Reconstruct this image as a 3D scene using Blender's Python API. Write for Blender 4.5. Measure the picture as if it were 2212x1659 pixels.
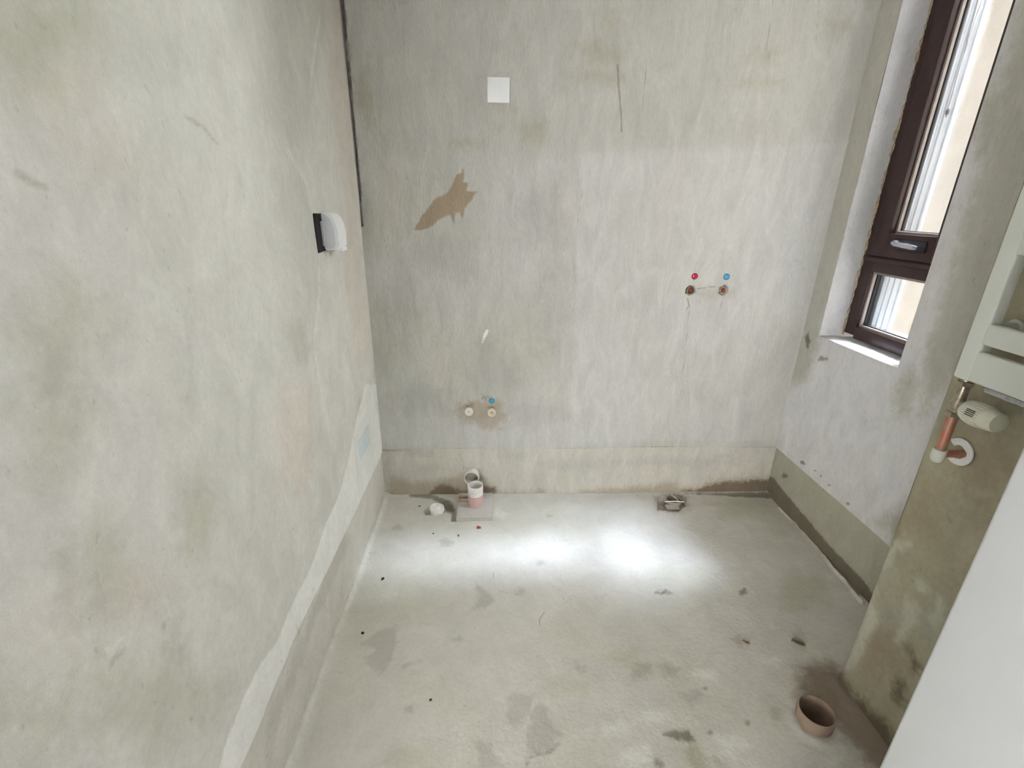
import bpy, bmesh, math, random
import numpy as np
from mathutils import Vector, Matrix

random.seed(7)
for o in list(bpy.data.objects):
    bpy.data.objects.remove(o)
S = bpy.context.scene
C = S.collection

# ------------------------------------------------------------------ camera
W, H = 2212.0, 1659.0
F, PIT, YAW, ROLL, CZ = 1026.5, 0.3671, 0.0380, 0.0123, 1.4505
_cp, _sp, _cy, _sy = math.cos(PIT), math.sin(PIT), math.cos(YAW), math.sin(YAW)
FW = np.array([_sy * _cp, _cy * _cp, -_sp])
_rt = np.array([_cy, -_sy, 0.0])
_up = np.cross(_rt, FW)
RT = math.cos(ROLL) * _rt + math.sin(ROLL) * _up
UP = -math.sin(ROLL) * _rt + math.cos(ROLL) * _up
cam_d = bpy.data.cameras.new('camera')
cam_d.sensor_width = 36.0
cam_d.lens = F / W * 36.0
cam_d.clip_start = 0.02
cam = bpy.data.objects.new('camera', cam_d)
C.objects.link(cam)
M = Matrix.Identity(4)
for i in range(3):
    M[i][0], M[i][1], M[i][2] = RT[i], UP[i], -FW[i]
M[2][3] = CZ
cam.matrix_world = M
S.camera = cam


def hit(px, axis, val):
    d = FW + RT * (px[0] - W / 2) / F + UP * (H / 2 - px[1]) / F
    o = np.array([0, 0, CZ])
    return o + d * (val - o[axis]) / d[axis]


# ------------------------------------------------------------------ light
wd = bpy.data.worlds.new('overcast_sky')
S.world = wd
wd.use_nodes = True
bg = wd.node_tree.nodes['Background']
bg.inputs[0].default_value = (0.985, 0.965, 0.97, 1)
bg.inputs[1].default_value = 50.0


def sun(name, toward, strength, angle, col):
    l = bpy.data.lights.new(name, 'SUN')
    l.energy, l.angle, l.color = strength, math.radians(angle), col
    o = bpy.data.objects.new(name, l)
    C.objects.link(o)
    o.location = (4, 3, 6)
    o.rotation_euler = Vector(toward).to_track_quat('-Z', 'Y').to_euler()


# hazy sun, and three added sun lamps that fill out its floor patch
sun('hazy_sun', (-1.0, -0.25, -2.15), 12.5, 8.0, (0.72, 0.80, 1.0))
sun('upper_patch_fill', (-1.0, -0.12, -1.60), 7.0, 9.0, (0.72, 0.80, 1.0))
sun('lower_patch_fill', (-1.0, -0.07, -1.13), 12.5, 6.5, (0.72, 0.80, 1.0))
sun('broad_patch_fill', (-1.0, 0.12, -1.60), 25.0, 18.0, (0.72, 0.80, 1.0))


def portal(name, loc, rot, sx, sy):
    l = bpy.data.lights.new(name, 'AREA')
    l.shape = 'RECTANGLE'
    l.size, l.size_y = sx, sy
    l.cycles.is_portal = True
    o = bpy.data.objects.new(name, l)
    C.objects.link(o)
    o.location, o.rotation_euler = loc, rot
    return o


portal('window_portal', (1.70, 1.80, 1.71), (0, math.radians(90), 0), 1.62, 0.50)
HW = (-3.1, -0.45, 0.95, 1.37)     # unseen hall opening, added and sized for fill light: x0, x1, z0, z1
portal('hall_portal', ((HW[0] + HW[1]) / 2, -2.64, (HW[2] + HW[3]) / 2), (math.radians(90), 0, 0), HW[1] - HW[0], HW[3] - HW[2])

S.view_settings.view_transform = 'Standard'
S.view_settings.look = 'None'
S.view_settings.exposure = 0.08
S.view_settings.gamma = 1.0
S.view_settings.use_curve_mapping = False
S.cycles.max_bounces = 7
S.cycles.diffuse_bounces = 5
S.cycles.use_light_tree = False
S.cycles.adaptive_min_samples = 16
S.cycles.use_adaptive_sampling = True
S.cycles.adaptive_threshold = 0.18
S.cycles.transparent_max_bounces = 12
S.cycles.sample_clamp_indirect = 20.0

# room dimensions (metres)
XL, XR, YB, YF, ZC = -0.5658, 1.4495, 2.13, 0.26, 2.62
XC, YC = 1.140, 1.085            # pipe chase: face and far edge
HL, HB, HR = 0.2717, 0.2783, 0.2807
WN, WFAR, WS, WT, WX = 1.570, 2.016, 0.905, 2.52, 1.560   # window opening and frame plane


# ------------------------------------------------------------------ helpers
def setp(o, label=None, cat=None, group=None, kind=None):
    if label: o['label'] = label
    if cat: o['category'] = cat
    if group: o['group'] = group
    if kind: o['kind'] = kind
    return o


def empty(name, loc, label, cat, group=None):
    o = bpy.data.objects.new(name, None)
    o.empty_display_size = 0.03
    C.objects.link(o)
    o.location = loc
    return setp(o, label, cat, group)


def link(name, bm, mat, parent=None, smooth=True, angle=40):
    me = bpy.data.meshes.new(name)
    bmesh.ops.recalc_face_normals(bm, faces=bm.faces[:])
    if smooth:
        for f in bm.faces:
            f.smooth = True
        for e in bm.edges:
            if len(e.link_faces) == 2 and e.calc_face_angle(0) > math.radians(angle):
                e.smooth = False
    bm.to_mesh(me)
    bm.free()
    me.materials.append(mat)
    o = bpy.data.objects.new(name, me)
    C.objects.link(o)
    if parent:
        o.parent = parent
        o.matrix_parent_inverse = Matrix.Translation(parent.location).inverted()
    return o


def box(bm, lo, hi, bev=0.0, seg=2):
    c = [(a + b) / 2 for a, b in zip(lo, hi)]
    s = [abs(b - a) for a, b in zip(lo, hi)]
    r = bmesh.ops.create_cube(bm, size=1.0)
    bmesh.ops.scale(bm, vec=s, verts=r['verts'])
    bmesh.ops.translate(bm, vec=c, verts=r['verts'])
    if bev:
        es = {e for v in r['verts'] for e in v.link_edges}
        bmesh.ops.bevel(bm, geom=list(es), offset=bev, segments=seg, profile=0.5, affect='EDGES')
    return bm


def frame_of(axis):
    a = Vector(axis).normalized()
    t = Vector((0, 0, 1)) if abs(a.z) < 0.9 else Vector((1, 0, 0))
    u = a.cross(t).normalized()
    return a, u, a.cross(u)


def lathe(bm, org, axis, prof, n=32, closed=False):
    """prof: (radius, distance along axis) list"""
    a, u, v = frame_of(axis)
    org = Vector(org)
    rings = []
    for r, h in prof:
        rings.append([bm.verts.new(org + a * h + (u * math.cos(t) + v * math.sin(t)) * max(r, 1e-5))
                      for t in [2 * math.pi * k / n for k in range(n)]])
    pairs = list(zip(rings, rings[1:]))
    if closed:
        pairs.append((rings[-1], rings[0]))
    for A, B in pairs:
        for k in range(n):
            bm.faces.new((A[k], A[(k + 1) % n], B[(k + 1) % n], B[k]))
    bmesh.ops.remove_doubles(bm, verts=[v for R_ in rings for v in R_], dist=2e-5)
    return bm


def tube_path(bm, pts, r, n=12, cap=True):
    pts = [Vector(p) for p in pts]
    rings = []
    nrm = None
    for i, p in enumerate(pts):
        d = (pts[min(i + 1, len(pts) - 1)] - pts[max(i - 1, 0)]).normalized()
        if nrm is None:
            _, nrm, _ = frame_of(d)
        nrm = (nrm - d * nrm.dot(d)).normalized()
        b = d.cross(nrm)
        rr = r[i] if isinstance(r, (list, tuple)) else r
        rings.append([bm.verts.new(p + (nrm * math.cos(t) + b * math.sin(t)) * rr)
                      for t in [2 * math.pi * k / n for k in range(n)]])
    for A, B in zip(rings, rings[1:]):
        for k in range(n):
            bm.faces.new((A[k], A[(k + 1) % n], B[(k + 1) % n], B[k]))
    if cap:
        bm.faces.new(rings[0]); bm.faces.new(rings[-1])
    return bm


def prism(bm, poly, axis, a, b):
    """extrude a polygon (list of 2d) along an axis index from a to b; 2d = the two other axes in order"""
    def mk(p, t):
        q = list(p); q.insert(axis, t)
        return bm.verts.new(q)
    A = [mk(p, a) for p in poly]; B = [mk(p, b) for p in poly]
    n = len(poly)
    for k in range(n):
        bm.faces.new((A[k], A[(k + 1) % n], B[(k + 1) % n], B[k]))
    bm.faces.new(A); bm.faces.new(B)
    return bm


# ---- numpy value noise for real unevenness of the plaster
_rng = np.random.default_rng(3)
_TAB = _rng.random((256, 256))


def vnoise(u, v, scale, seed=0):
    u = u * scale + seed * 17.3; v = v * scale + seed * 9.7
    i = np.floor(u).astype(int); j = np.floor(v).astype(int)
    a = u - i; b = v - j
    a = a * a * (3 - 2 * a); b = b * b * (3 - 2 * b)
    g = lambda x, y: _TAB[x % 256, y % 256]
    return ((g(i, j) * (1 - a) + g(i + 1, j) * a) * (1 - b) + (g(i, j + 1) * (1 - a) + g(i + 1, j + 1) * a) * b) * 2 - 1


def fbm(u, v, scale, oct=4, seed=0):
    s = 0; w = 1; t = 0
    for k in range(oct):
        s = s + w * vnoise(u, v, scale * 2 ** k, seed + k); t += w; w *= 0.5
    return s / t


CLIP = 0.06


def sdf_shapes(P, Q, polys=(), lines=(), discs=()):
    """signed distance (metres, clipped) of points to the union of polygons, thick polylines and discs; inside < 0"""
    out = np.full(P.shape, CLIP)

    def near(xs, ys, extra=0.0):
        m = CLIP + extra
        return np.nonzero((P > min(xs) - m) & (P < max(xs) + m) & (Q > min(ys) - m) & (Q < max(ys) + m))

    def seg(p, q, a, b):
        dx, dy = b[0] - a[0], b[1] - a[1]
        t = np.clip(((p - a[0]) * dx + (q - a[1]) * dy) / (dx * dx + dy * dy + 1e-12), 0, 1)
        return np.hypot(p - a[0] - t * dx, q - a[1] - t * dy)
    for poly in polys:
        k = near([a[0] for a in poly], [a[1] for a in poly])
        if not len(k[0]): continue
        p, q = P[k], Q[k]
        d = np.full(p.shape, 9.0); ins = np.zeros(p.shape, bool)
        for a, b in zip(poly, poly[1:] + poly[:1]):
            d = np.minimum(d, seg(p, q, a, b))
            c = ((a[1] > q) != (b[1] > q)) & (p < (b[0] - a[0]) * (q - a[1]) / (b[1] - a[1] + 1e-12) + a[0])
            ins ^= c
        out[k] = np.minimum(out[k], np.where(ins, -d, d))
    for line, hw in lines:
        k = near([a[0] for a in line], [a[1] for a in line])
        if not len(k[0]): continue
        p, q = P[k], Q[k]
        d = np.full(p.shape, 9.0)
        for a, b in zip(line, line[1:]):
            d = np.minimum(d, seg(p, q, a, b))
        out[k] = np.minimum(out[k], d - hw)
    for (x, y), r in discs:
        out = np.minimum(out, np.hypot(P - x, Q - y) - r)
    return np.clip(out, -CLIP, CLIP)


def surf_grid(us, vs, to3d, keep=None, disp=None, layers=None):
    """regular grid mesh data: returns dict with co, quads, attrs"""
    U, V = np.meshgrid(us, vs, indexing='ij')
    D = disp(U, V) if disp is not None else np.zeros_like(U)
    co = to3d(U, V, D).reshape(-1, 3)
    n, m = len(us), len(vs)
    idx = np.arange(n * m).reshape(n, m)
    q = np.stack([idx[:-1, :-1], idx[1:, :-1], idx[1:, 1:], idx[:-1, 1:]], -1)
    if keep is not None:
        uc = (us[:-1] + us[1:]) / 2; vc = (vs[:-1] + vs[1:]) / 2
        q = q[keep(*np.meshgrid(uc, vc, indexing='ij'))]
    at = {k: sdf_shapes(U, V, **s).reshape(-1) for k, s in (layers or {}).items()}
    return dict(co=co, q=q.reshape(-1, 4), at=at)


def surf_object(name, grids, mat, names=(), flip=False):
    co = np.concatenate([g['co'] for g in grids]); off = 0; qs = []
    for g in grids:
        qs.append(g['q'] + off); off += len(g['co'])
    q = np.concatenate(qs)
    if flip: q = q[:, ::-1]
    me = bpy.data.meshes.new(name)
    me.vertices.add(len(co)); me.vertices.foreach_set('co', co.astype(np.float32).ravel())
    me.loops.add(len(q) * 4); me.loops.foreach_set('vertex_index', np.ascontiguousarray(q).astype(np.int32).ravel())
    me.polygons.add(len(q))
    me.polygons.foreach_set('loop_start', np.arange(0, len(q) * 4, 4, dtype=np.int32))
    me.polygons.foreach_set('loop_total', np.full(len(q), 4, dtype=np.int32))
    me.update(calc_edges=True)
    me.validate()
    for a in names:
        vals = np.concatenate([g['at'].get(a, np.full(len(g['co']), CLIP)) for g in grids]).astype(np.float32)
        at = me.attributes.new(a, 'FLOAT', 'POINT'); at.data.foreach_set('value', vals)
    me.polygons.foreach_set('use_smooth', np.ones(len(q), bool))
    try:
        me.set_sharp_from_angle(angle=math.radians(42))
    except Exception:
        pass
    me.materials.append(mat)
    o = bpy.data.objects.new(name, me); C.objects.link(o)
    return o


# ------------------------------------------------------------------ materials
class NT:
    def __init__(s, name):
        s.m = bpy.data.materials.new(name); s.m.use_nodes = True
        s.t = s.m.node_tree; s.n = s.t.nodes
        s.b = s.n['Principled BSDF']

    def node(s, typ, **kw):
        x = s.n.new(typ)
        for k, v in kw.items(): setattr(x, k, v)
        return x

    def put(s, a, b):
        s.t.links.new(a, b)

    def val(s, sock, v):
        if hasattr(v, 'is_linked'): s.put(v, sock)
        else: sock.default_value = v

    def math(s, op, a, b=0.0, c=None):
        x = s.node('ShaderNodeMath', operation=op)
        s.val(x.inputs[0], a); s.val(x.inputs[1], b)
        if c is not None: s.val(x.inputs[2], c)
        return x.outputs[0]

    def noise(s, scale, detail=4, rough=0.55, vec=None, dist=0.0):
        x = s.node('ShaderNodeTexNoise')
        x.inputs['Scale'].default_value = scale; x.inputs['Detail'].default_value = detail
        x.inputs['Roughness'].default_value = rough; x.inputs['Distortion'].default_value = dist
        if vec is not None: s.put(vec, x.inputs['Vector'])
        return x.outputs['Fac']

    def coord(s, scale=(1, 1, 1), loc=(0, 0, 0)):
        c = s.node('ShaderNodeTexCoord'); mp = s.node('ShaderNodeMapping')
        mp.inputs['Scale'].default_value = scale; mp.inputs['Location'].default_value = loc
        s.put(c.outputs['Object'], mp.inputs['Vector'])
        return mp.outputs[0]

    def ramp(s, fac, lo, hi, a=0.0, b=1.0, smooth=True):
        x = s.node('ShaderNodeMapRange')
        if smooth: x.interpolation_type = 'SMOOTHSTEP'
        s.val(x.inputs[0], fac)
        for i, v in zip((1, 2, 3, 4), (lo, hi, a, b)): x.inputs[i].default_value = v
        return x.outputs[0]

    def mix(s, fac, a, b, mode='MIX'):
        x = s.node('ShaderNodeMix', data_type='RGBA', blend_type=mode)
        s.val(x.inputs['Factor'], fac)
        for k, v in (('A', a), ('B', b)):
            sock = [i for i in x.inputs if i.name == k and i.type == 'RGBA'][0]
            if hasattr(v, 'is_linked'): s.put(v, sock)
            else: sock.default_value = (*v, 1) if len(v) == 3 else v
        return [o for o in x.outputs if o.type == 'RGBA'][0]


def lin(r, g, b):
    f = lambda c: (c / 255 / 12.92) if c / 255 <= 0.04045 else ((c / 255 + 0.055) / 1.055) ** 2.4
    return (f(r), f(g), f(b))


GAIN = 1.22      # lifts every plaster colour for more bounced light


def plaster(name, base, tint1, tint2, layers=(), streak=(1, 1, 1), bump=0.35, mott=0.10, rough=0.9, offs=0.0, tamt=0.6):
    n = NT(name)
    v = n.coord(loc=(offs, offs * .7, offs * .3)); vs = n.coord(scale=streak, loc=(offs, 3, offs))
    big = n.noise(1.7, 2, 0.5, v, 0.4); big2 = n.noise(3.1, 3, 0.55, vs, 0.6)
    mid = n.noise(9, 4, 0.65, vs, 0.8); fine = n.noise(70, 3, 0.65, vs); grain = n.noise(420, 1, 0.5, v)
    col = n.mix(n.math('MULTIPLY', n.ramp(big, 0.42, 0.68), tamt), base, tint1)
    col = n.mix(n.math('MULTIPLY', n.ramp(big2, 0.5, 0.75), tamt), col, tint2)
    k = n.ramp(mid, 0.25, 0.75, GAIN * (1 - mott), GAIN * (1 + mott), False)
    k = n.math('MULTIPLY', k, n.ramp(fine, 0.25, 0.75, 1 - mott * .55, 1 + mott * .55, False))
    k = n.math('MULTIPLY', k, n.ramp(grain, 0.3, 0.7, 0.965, 1.035, False))
    k = n.math('MULTIPLY', k, n.ramp(n.noise(46, 2, 0.6, vs), 0.66, 0.74, 1.0, 0.86))
    wob = n.math('SUBTRACT', n.noise(28, 4, 0.65, v, 0.5), 0.5)
    masks = {}
    for at, c, strength, amp, soft in layers:
        a = n.node('ShaderNodeAttribute', attribute_name=at)
        d = n.math('MULTIPLY_ADD', wob, amp, a.outputs['Fac'])
        f = n.ramp(d, soft, -soft)
        masks[at] = f
        col = n.mix(n.math('MULTIPLY', f, strength), col, c)
    kk = n.node('ShaderNodeCombineColor'); [n.put(k, kk.inputs[i]) for i in range(3)]
    col = n.mix(1.0, col, kk.outputs[0], 'MULTIPLY')
    n.put(col, n.b.inputs['Base Color'])
    n.b.inputs['Roughness'].default_value = rough
    n.b.inputs['Specular IOR Level'].default_value = 0.25
    h = n.math('ADD', n.math('MULTIPLY', fine, 0.9), n.math('MULTIPLY', mid, 1.6))
    h = n.math('ADD', h, n.math('MULTIPLY', grain, 0.12))
    for at, f in masks.items():
        if at.startswith('relief'):
            h = n.math('MULTIPLY_ADD', f, 0.5, h)
        if at.startswith('crack'):
            h = n.math('MULTIPLY_ADD', f, -0.9, h)
    bp = n.node('ShaderNodeBump'); bp.inputs['Strength'].default_value = bump; bp.inputs['Distance'].default_value = 0.006
    n.put(h, bp.inputs['Height']); n.put(bp.outputs[0], n.b.inputs['Normal'])
    return n.m


def simple(name, col, rough=0.5, metal=0.0, mott=0.05, scale=40, bump=0.0, col2=None, spec=0.5):
    n = NT(name)
    f = n.noise(scale, 4, 0.6, n.coord())
    c2 = col2 or tuple(max(0, c * (1 - 2.5 * mott)) for c in col)
    n.put(n.mix(n.ramp(f, 0.4, 0.72), col, c2), n.b.inputs['Base Color'])
    n.b.inputs['Roughness'].default_value = rough; n.b.inputs['Metallic'].default_value = metal
    n.b.inputs['Specular IOR Level'].default_value = spec
    if bump:
        bp = n.node('ShaderNodeBump'); bp.inputs['Strength'].default_value = bump; bp.inputs['Distance'].default_value = 0.002
        n.put(f, bp.inputs['Height']); n.put(bp.outputs[0], n.b.inputs['Normal'])
    return n.m


def glass_mat():
    n = NT('window_glass')
    out = n.n['Material Output']
    tr = n.node('ShaderNodeBsdfTransparent'); tr.inputs[0].default_value = (0.93, 0.95, 0.95, 1)
    gl = n.node('ShaderNodeBsdfGlossy'); gl.inputs['Roughness'].default_value = 0.02
    mx = n.node('ShaderNodeMixShader')
    lw = n.node('ShaderNodeFresnel'); lw.inputs[0].default_value = 1.45
    sm = n.math('MULTIPLY', n.noise(14, 4, 0.6, n.coord()), 0.03)
    n.put(n.math('MULTIPLY_ADD', lw.outputs[0], 0.6, sm), mx.inputs[0])
    n.put(tr.outputs[0], mx.inputs[1]); n.put(gl.outputs[0], mx.inputs[2]); n.put(mx.outputs[0], out.inputs[0])
    return n.m


# pixel outlines to plane coordinates
def onB(pts): return [(float(h[0]), float(h[2])) for h in (hit(p, 1, YB) for p in pts)]      # back wall  (x, z)
def onL(pts): return [(float(h[1]), float(h[2])) for h in (hit(p, 0, XL) for p in pts)]      # left wall  (y, z)
def onR(pts): return [(float(h[1]), float(h[2])) for h in (hit(p, 0, XR) for p in pts)]      # right wall (y, z)
def onC(pts): return [(float(h[1]), float(h[2])) for h in (hit(p, 0, XC) for p in pts)]      # chase      (y, z)
def onF(pts): return [(float(h[0]), float(h[1])) for h in (hit(p, 2, 0.0) for p in pts)]     # floor      (x, y)
def crop(ox, oy, s, pts): return [(ox + x / s, oy + y / s) for x, y in pts]
def blob(cx, cy, rx, ry, seed, n=14, rot=0.0, jag=0.35):
    r = random.Random(seed); o = []
    for k in range(n):
        t = 2 * math.pi * k / n; q = 1 + jag * (r.random() - 0.5) * 2
        x, y = rx * q * math.cos(t), ry * q * math.sin(t)
        o.append((cx + x * math.cos(rot) - y * math.sin(rot), cy + x * math.sin(rot) + y * math.cos(rot)))
    return o


def axis_vals(a, b, step, extra=()):
    v = list(np.linspace(a, b, max(2, int(round((b - a) / step)) + 1)))
    ex = [e for e in extra if a < e < b]
    v = [x for x in v if all(abs(x - e) > step * 0.3 for e in ex)] + ex
    return np.array(sorted(v))


def lip(V, h, depth, U=None, wav=0.0):
    """plaster coat above height h stands proud of the band below it"""
    return np.where(V > h, depth, 0.0)


# ================================================================== STRUCTURE
# ---------------------------------------------------------------- back wall
bl = {}
bl['upper'] = dict(polys=[onB([(690, -60), (1960, -60), (1838, 300), (1700, 322), (1500, 318), (1250, 335), (1000, 338), (790, 345)])])
bl['smooth'] = dict(polys=[onB([(1250, 335), (1400, 325), (1700, 315), (1840, 300), (1700, 955), (1500, 950), (1228, 960), (1240, 640)])])
bl['splash'] = dict(polys=[onB(crop(860, 100, 3.95, [(560, 1030), (556, 1160), (600, 1160), (590, 1230), (680, 1240), (650, 1265), (630, 1310), (560, 1390), (550, 1475), (525, 1400), (490, 1430), (475, 1500), (440, 1430), (380, 1460), (300, 1530), (190, 1575), (135, 1565), (210, 1440), (300, 1320), (420, 1240), (480, 1150), (500, 1090), (535, 1080)]))])
bl['damp'] = dict(polys=[
    onB(crop(920, 800, 8.508, [(640, 600), (900, 555), (1100, 565), (1300, 560), (1420, 640), (1420, 900), (1300, 1100), (1150, 1080), (1000, 1040), (900, 960), (700, 960), (600, 840), (560, 740)])),
    onB(crop(840, 960, 6.506, [(0, 470), (200, 500), (350, 550), (650, 520), (850, 470), (1000, 440), (1090, 370), (1280, 370), (1350, 560), (1500, 600), (1560, 690), (2200, 660), (2200, 760), (0, 760)])),
    onB(crop(1340, 1020, 7.373, [(-600, 300), (0, 270), (560, 240), (700, 170), (900, 190), (1000, 260), (1300, 240), (1500, 150), (1800, 120), (2400, 100), (2400, 400), (-600, 400)]))])  # brown along the right base: part damp, part shadow painted in
bl['dark'] = dict(polys=[
    onB(crop(1340, 1020, 7.373, [(1000, 320), (1300, 270), (1500, 190), (1800, 165), (2400, 130), (2400, 400), (1000, 400)])),  # dark right base, part of it shadow put into the colour
    onB(crop(840, 960, 6.506, [(560, 700), (700, 580), (860, 590), (980, 660), (980, 760), (560, 760)])),
    onB(crop(840, 960, 6.506, [(1100, 400), (1180, 360), (1280, 390), (1300, 500), (1250, 430), (1180, 385)])),
    onB(crop(840, 960, 6.506, [(1320, 600), (1500, 620), (1530, 690), (1320, 690)])),
    onB(blob(1048, 858, 6, 4, 2)), onB(blob(1013, 878, 8, 3, 3)), onB(blob(1062, 880, 6, 3, 4))],
    lines=[(onB([(733, -40), (748, 130), (762, 300), (775, 430)]), 0.006)])
bl['smudge'] = dict(polys=[onB(blob(1300, 115, 45, 24, 5)), onB(blob(1290, 165, 55, 16, 6)), onB(blob(1650, 120, 34, 16, 7)),
                           onB(blob(1640, 180, 46, 12, 8)), onB(blob(1812, 60, 32, 26, 9)), onB(blob(1078, 272, 8, 6, 10)),
                           onB(blob(1150, 280, 34, 26, 11)), onB(blob(1010, 310, 30, 9, 12)), onB(blob(1085, 236, 30, 5, 13)),
                           onB(blob(790, 200, 22, 60, 14)), onB(blob(1320, 45, 14, 24, 15)), onB(blob(1545, 630, 46, 12, 16))])
bl['grey'] = dict(polys=[onB(blob(1175, 470, 50, 90, 21)), onB(blob(870, 660, 36, 90, 22)), onB(blob(1060, 790, 50, 70, 23)), onB(blob(1190, 640, 40, 110, 24)),
                         onB(blob(900, 860, 60, 34, 25)), onB(blob(1150, 900, 70, 26, 26)), onB(blob(960, 560, 60, 50, 27)),
                         onB(crop(840, 960, 6.506, [(430, 380), (520, 320), (680, 330), (640, 360)])), onB(crop(840, 960, 6.506, [(1700, 130), (1880, 120), (1900, 260), (1720, 280)])),
                         onB(blob(1450, 1000, 120, 10, 29)), onB(blob(1250, 1010, 60, 14, 30))])
bl['crackline'] = dict(lines=[
    (onB([(1334, 140), (1337, 190), (1342, 250), (1343, 285)]), 0.0035), (onB([(1402, 110), (1390, 200), (1388, 250)]), 0.0016),
    (onB([(1670, 0), (1658, 90), (1654, 115)]), 0.0016), (onB([(1768, 20), (1762, 95)]), 0.0014), (onB([(1507, 624), (1520, 622), (1528, 620), (1545, 619)]), 0.003),
    (onB([(828, 971), (1000, 968), (1260, 968), (1420, 965), (1685, 966)]), 0.002), (onB([(1260, 405), (1248, 480)]), 0.0014),
    (onB([(820, 480), (842, 560), (838, 640)]), 0.0013), (onB([(1490, 660), (1480, 760), (1470, 850)]), 0.0014), (onB([(1509, 600), (1545, 560)]), 0.0016),
    (onB([(1095, 705), (1020, 778)]), 0.0010), (onB([(990, 980), (1000, 1000), (1002, 1020)]), 0.0014), (onB([(1560, 650), (1555, 666)]), 0.002),
    (onB([(1485, 645), (1488, 660), (1482, 668)]), 0.003)])
bl['band'] = dict(polys=[[(XL - .1, -.06), (XR + .1, -.06), (XR + .1, HB), (XL - .1, HB)]])
bl['chalk'] = dict(polys=[onB([(1041, 742), (1045, 720), (1051, 711), (1056, 713), (1053, 722), (1047, 731), (1043, 742)])],
                   lines=[(onB([(1620, 400), (1600, 440), (1580, 470)]), 0.0014)])
_r = random.Random(11)
strokes = []
for k in range(70):
    x0_, y0_ = _r.uniform(1240, 1760), _r.uniform(340, 880)
    if x0_ > 1880 - 0.19 * y0_: continue
    L_ = _r.uniform(30, 150); sl_ = _r.uniform(-.16, -.02)
    strokes.append((onB([(x0_, y0_), (x0_ + sl_ * L_ * .5 + _r.uniform(-2, 2), y0_ + L_ * .5), (x0_ + sl_ * L_, y0_ + L_)]), _r.uniform(.0004, .0014)))
bl['relief_trowel'] = dict(lines=strokes)
OUT = [onB([p])[0] for p in [(1492, 627), (1563, 627)]]


def back_disp(U, V):
    d = 0.0016 * fbm(U, V, 2.2, 5, 1) + 0.0006 * fbm(U * 6, V, 6, 4, 5)
    d = d + np.where(V > HB, 0.009, 0.0)
    band = (V <= HB)
    d = d + np.where(band, 0.002 * fbm(U, V * 3, 6, 4, 9), 0)
    # open joint between the coat and the left wall, closing downwards
    gw = np.clip((V - 1.32) / 0.25, 0, 1) * (0.0075 + 0.003 * vnoise(V, V * 0, 9, 4))
    d = d - np.where((U - XL < gw + 0.0085) & (gw > 0.001), 0.03, 0.0)
    for (x, z), r in zip(OUT, (0.021, 0.020)):
        rr = np.hypot(U - x, (V - z)) * (1 + 0.25 * fbm(U, V, 40, 3, 8))
        d = d - np.where(rr < r, 0.022, 0.0)
    # thin smooth coat on the shower side
    return d + 0.0015 * np.clip(-SM(U, V) / 0.004, 0, 1)


def SM(U, V):
    return sdf_shapes(U, V, polys=bl['smooth']['polys'])


ub = axis_vals(XL - 0.02, XR + 0.02, 0.0055, [XL + 0.0085, XL + 0.0165])
vb = axis_vals(-0.05, ZC, 0.0055, [HB - 0.0008, HB + 0.0008])
gB = surf_grid(ub, vb, lambda U, V, D: np.stack([U, YB + 0.009 - D, V], -1), disp=back_disp, layers=bl)
G_GREY, G_WARM, G_GREEN = lin(180, 179, 174), lin(184, 175, 165), lin(164, 165, 147)
mB = plaster('plaster_back', lin(178, 177, 172), lin(170, 170, 155), lin(186, 180, 171),
             [('band', lin(186, 182, 169), .7, .01, .003), ('upper', lin(172, 171, 163), .7, .10, .05), ('smooth', lin(186, 185, 181), .6, .05, .022), ('grey', lin(162, 161, 156), .55, .12, .045),
              ('smudge', lin(154, 148, 126), .45, .09, .03), ('damp', lin(150, 137, 116), .65, .09, .025), ('dark', lin(98, 84, 66), .8, .06, .016),
              ('splash', lin(142, 122, 94), .78, .022, .005), ('crackline', lin(125, 118, 104), .6, .004, .0012), ('relief_trowel', lin(202, 201, 197), .4, .004, .002), ('chalk', lin(232, 232, 230), .8, .003, .0015)],
             streak=(1.9, 1, 0.6), bump=0.34, mott=0.12)
wb = surf_object('wall_back', [gB], mB, bl.keys(), flip=True)
setp(wb, 'rough grey cement plaster wall with brown splash stain', kind='structure')

# ---------------------------------------------------------------- left wall
ll = {}
ll['strip'] = dict(polys=[onL([(828, 985), (795, 1052), (645, 1362), (523, 1659), (470, 1780), (440, 1780), (477, 1659), (490, 1600), (534, 1487), (560, 1440), (597, 1388), (640, 1290), (670, 1230), (700, 1140), (732, 1072), (748, 1010), (770, 900), (790, 830), (815, 830), (822, 930)])])
ll['corner'] = dict(polys=[onL([(720, -50), (735, -50), (775, 430), (805, 800), (826, 980), (800, 1040), (735, 1070), (715, 960), (690, 870), (682, 760), (690, 620), (678, 470), (650, 380), (622, 330), (660, 300), (690, 120)])])
ll['pink'] = dict(polys=[onL([(700, -40), (733, -40), (770, 420), (800, 760), (770, 800), (745, 620), (740, 430), (722, 300), (705, 120)]), onL(blob(160, 210, 70, 50, 31)),
                         onL(blob(230, 330, 90, 50, 32)), onL(blob(300, 1280, 60, 60, 33)), onL(blob(110, 1330, 70, 50, 34)), onL(blob(640, 940, 40, 120, 35))])
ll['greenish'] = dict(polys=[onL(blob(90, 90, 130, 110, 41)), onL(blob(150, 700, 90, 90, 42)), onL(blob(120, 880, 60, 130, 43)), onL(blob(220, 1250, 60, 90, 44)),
                             onL(blob(60, 1560, 110, 90, 45)), onL(blob(300, 1540, 120, 60, 46)), onL(blob(420, 1120, 40, 80, 47)), onL(blob(330, 1500, 160, 70, 48))])  # greenish tone, also darkening the near corners in place of shade
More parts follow.
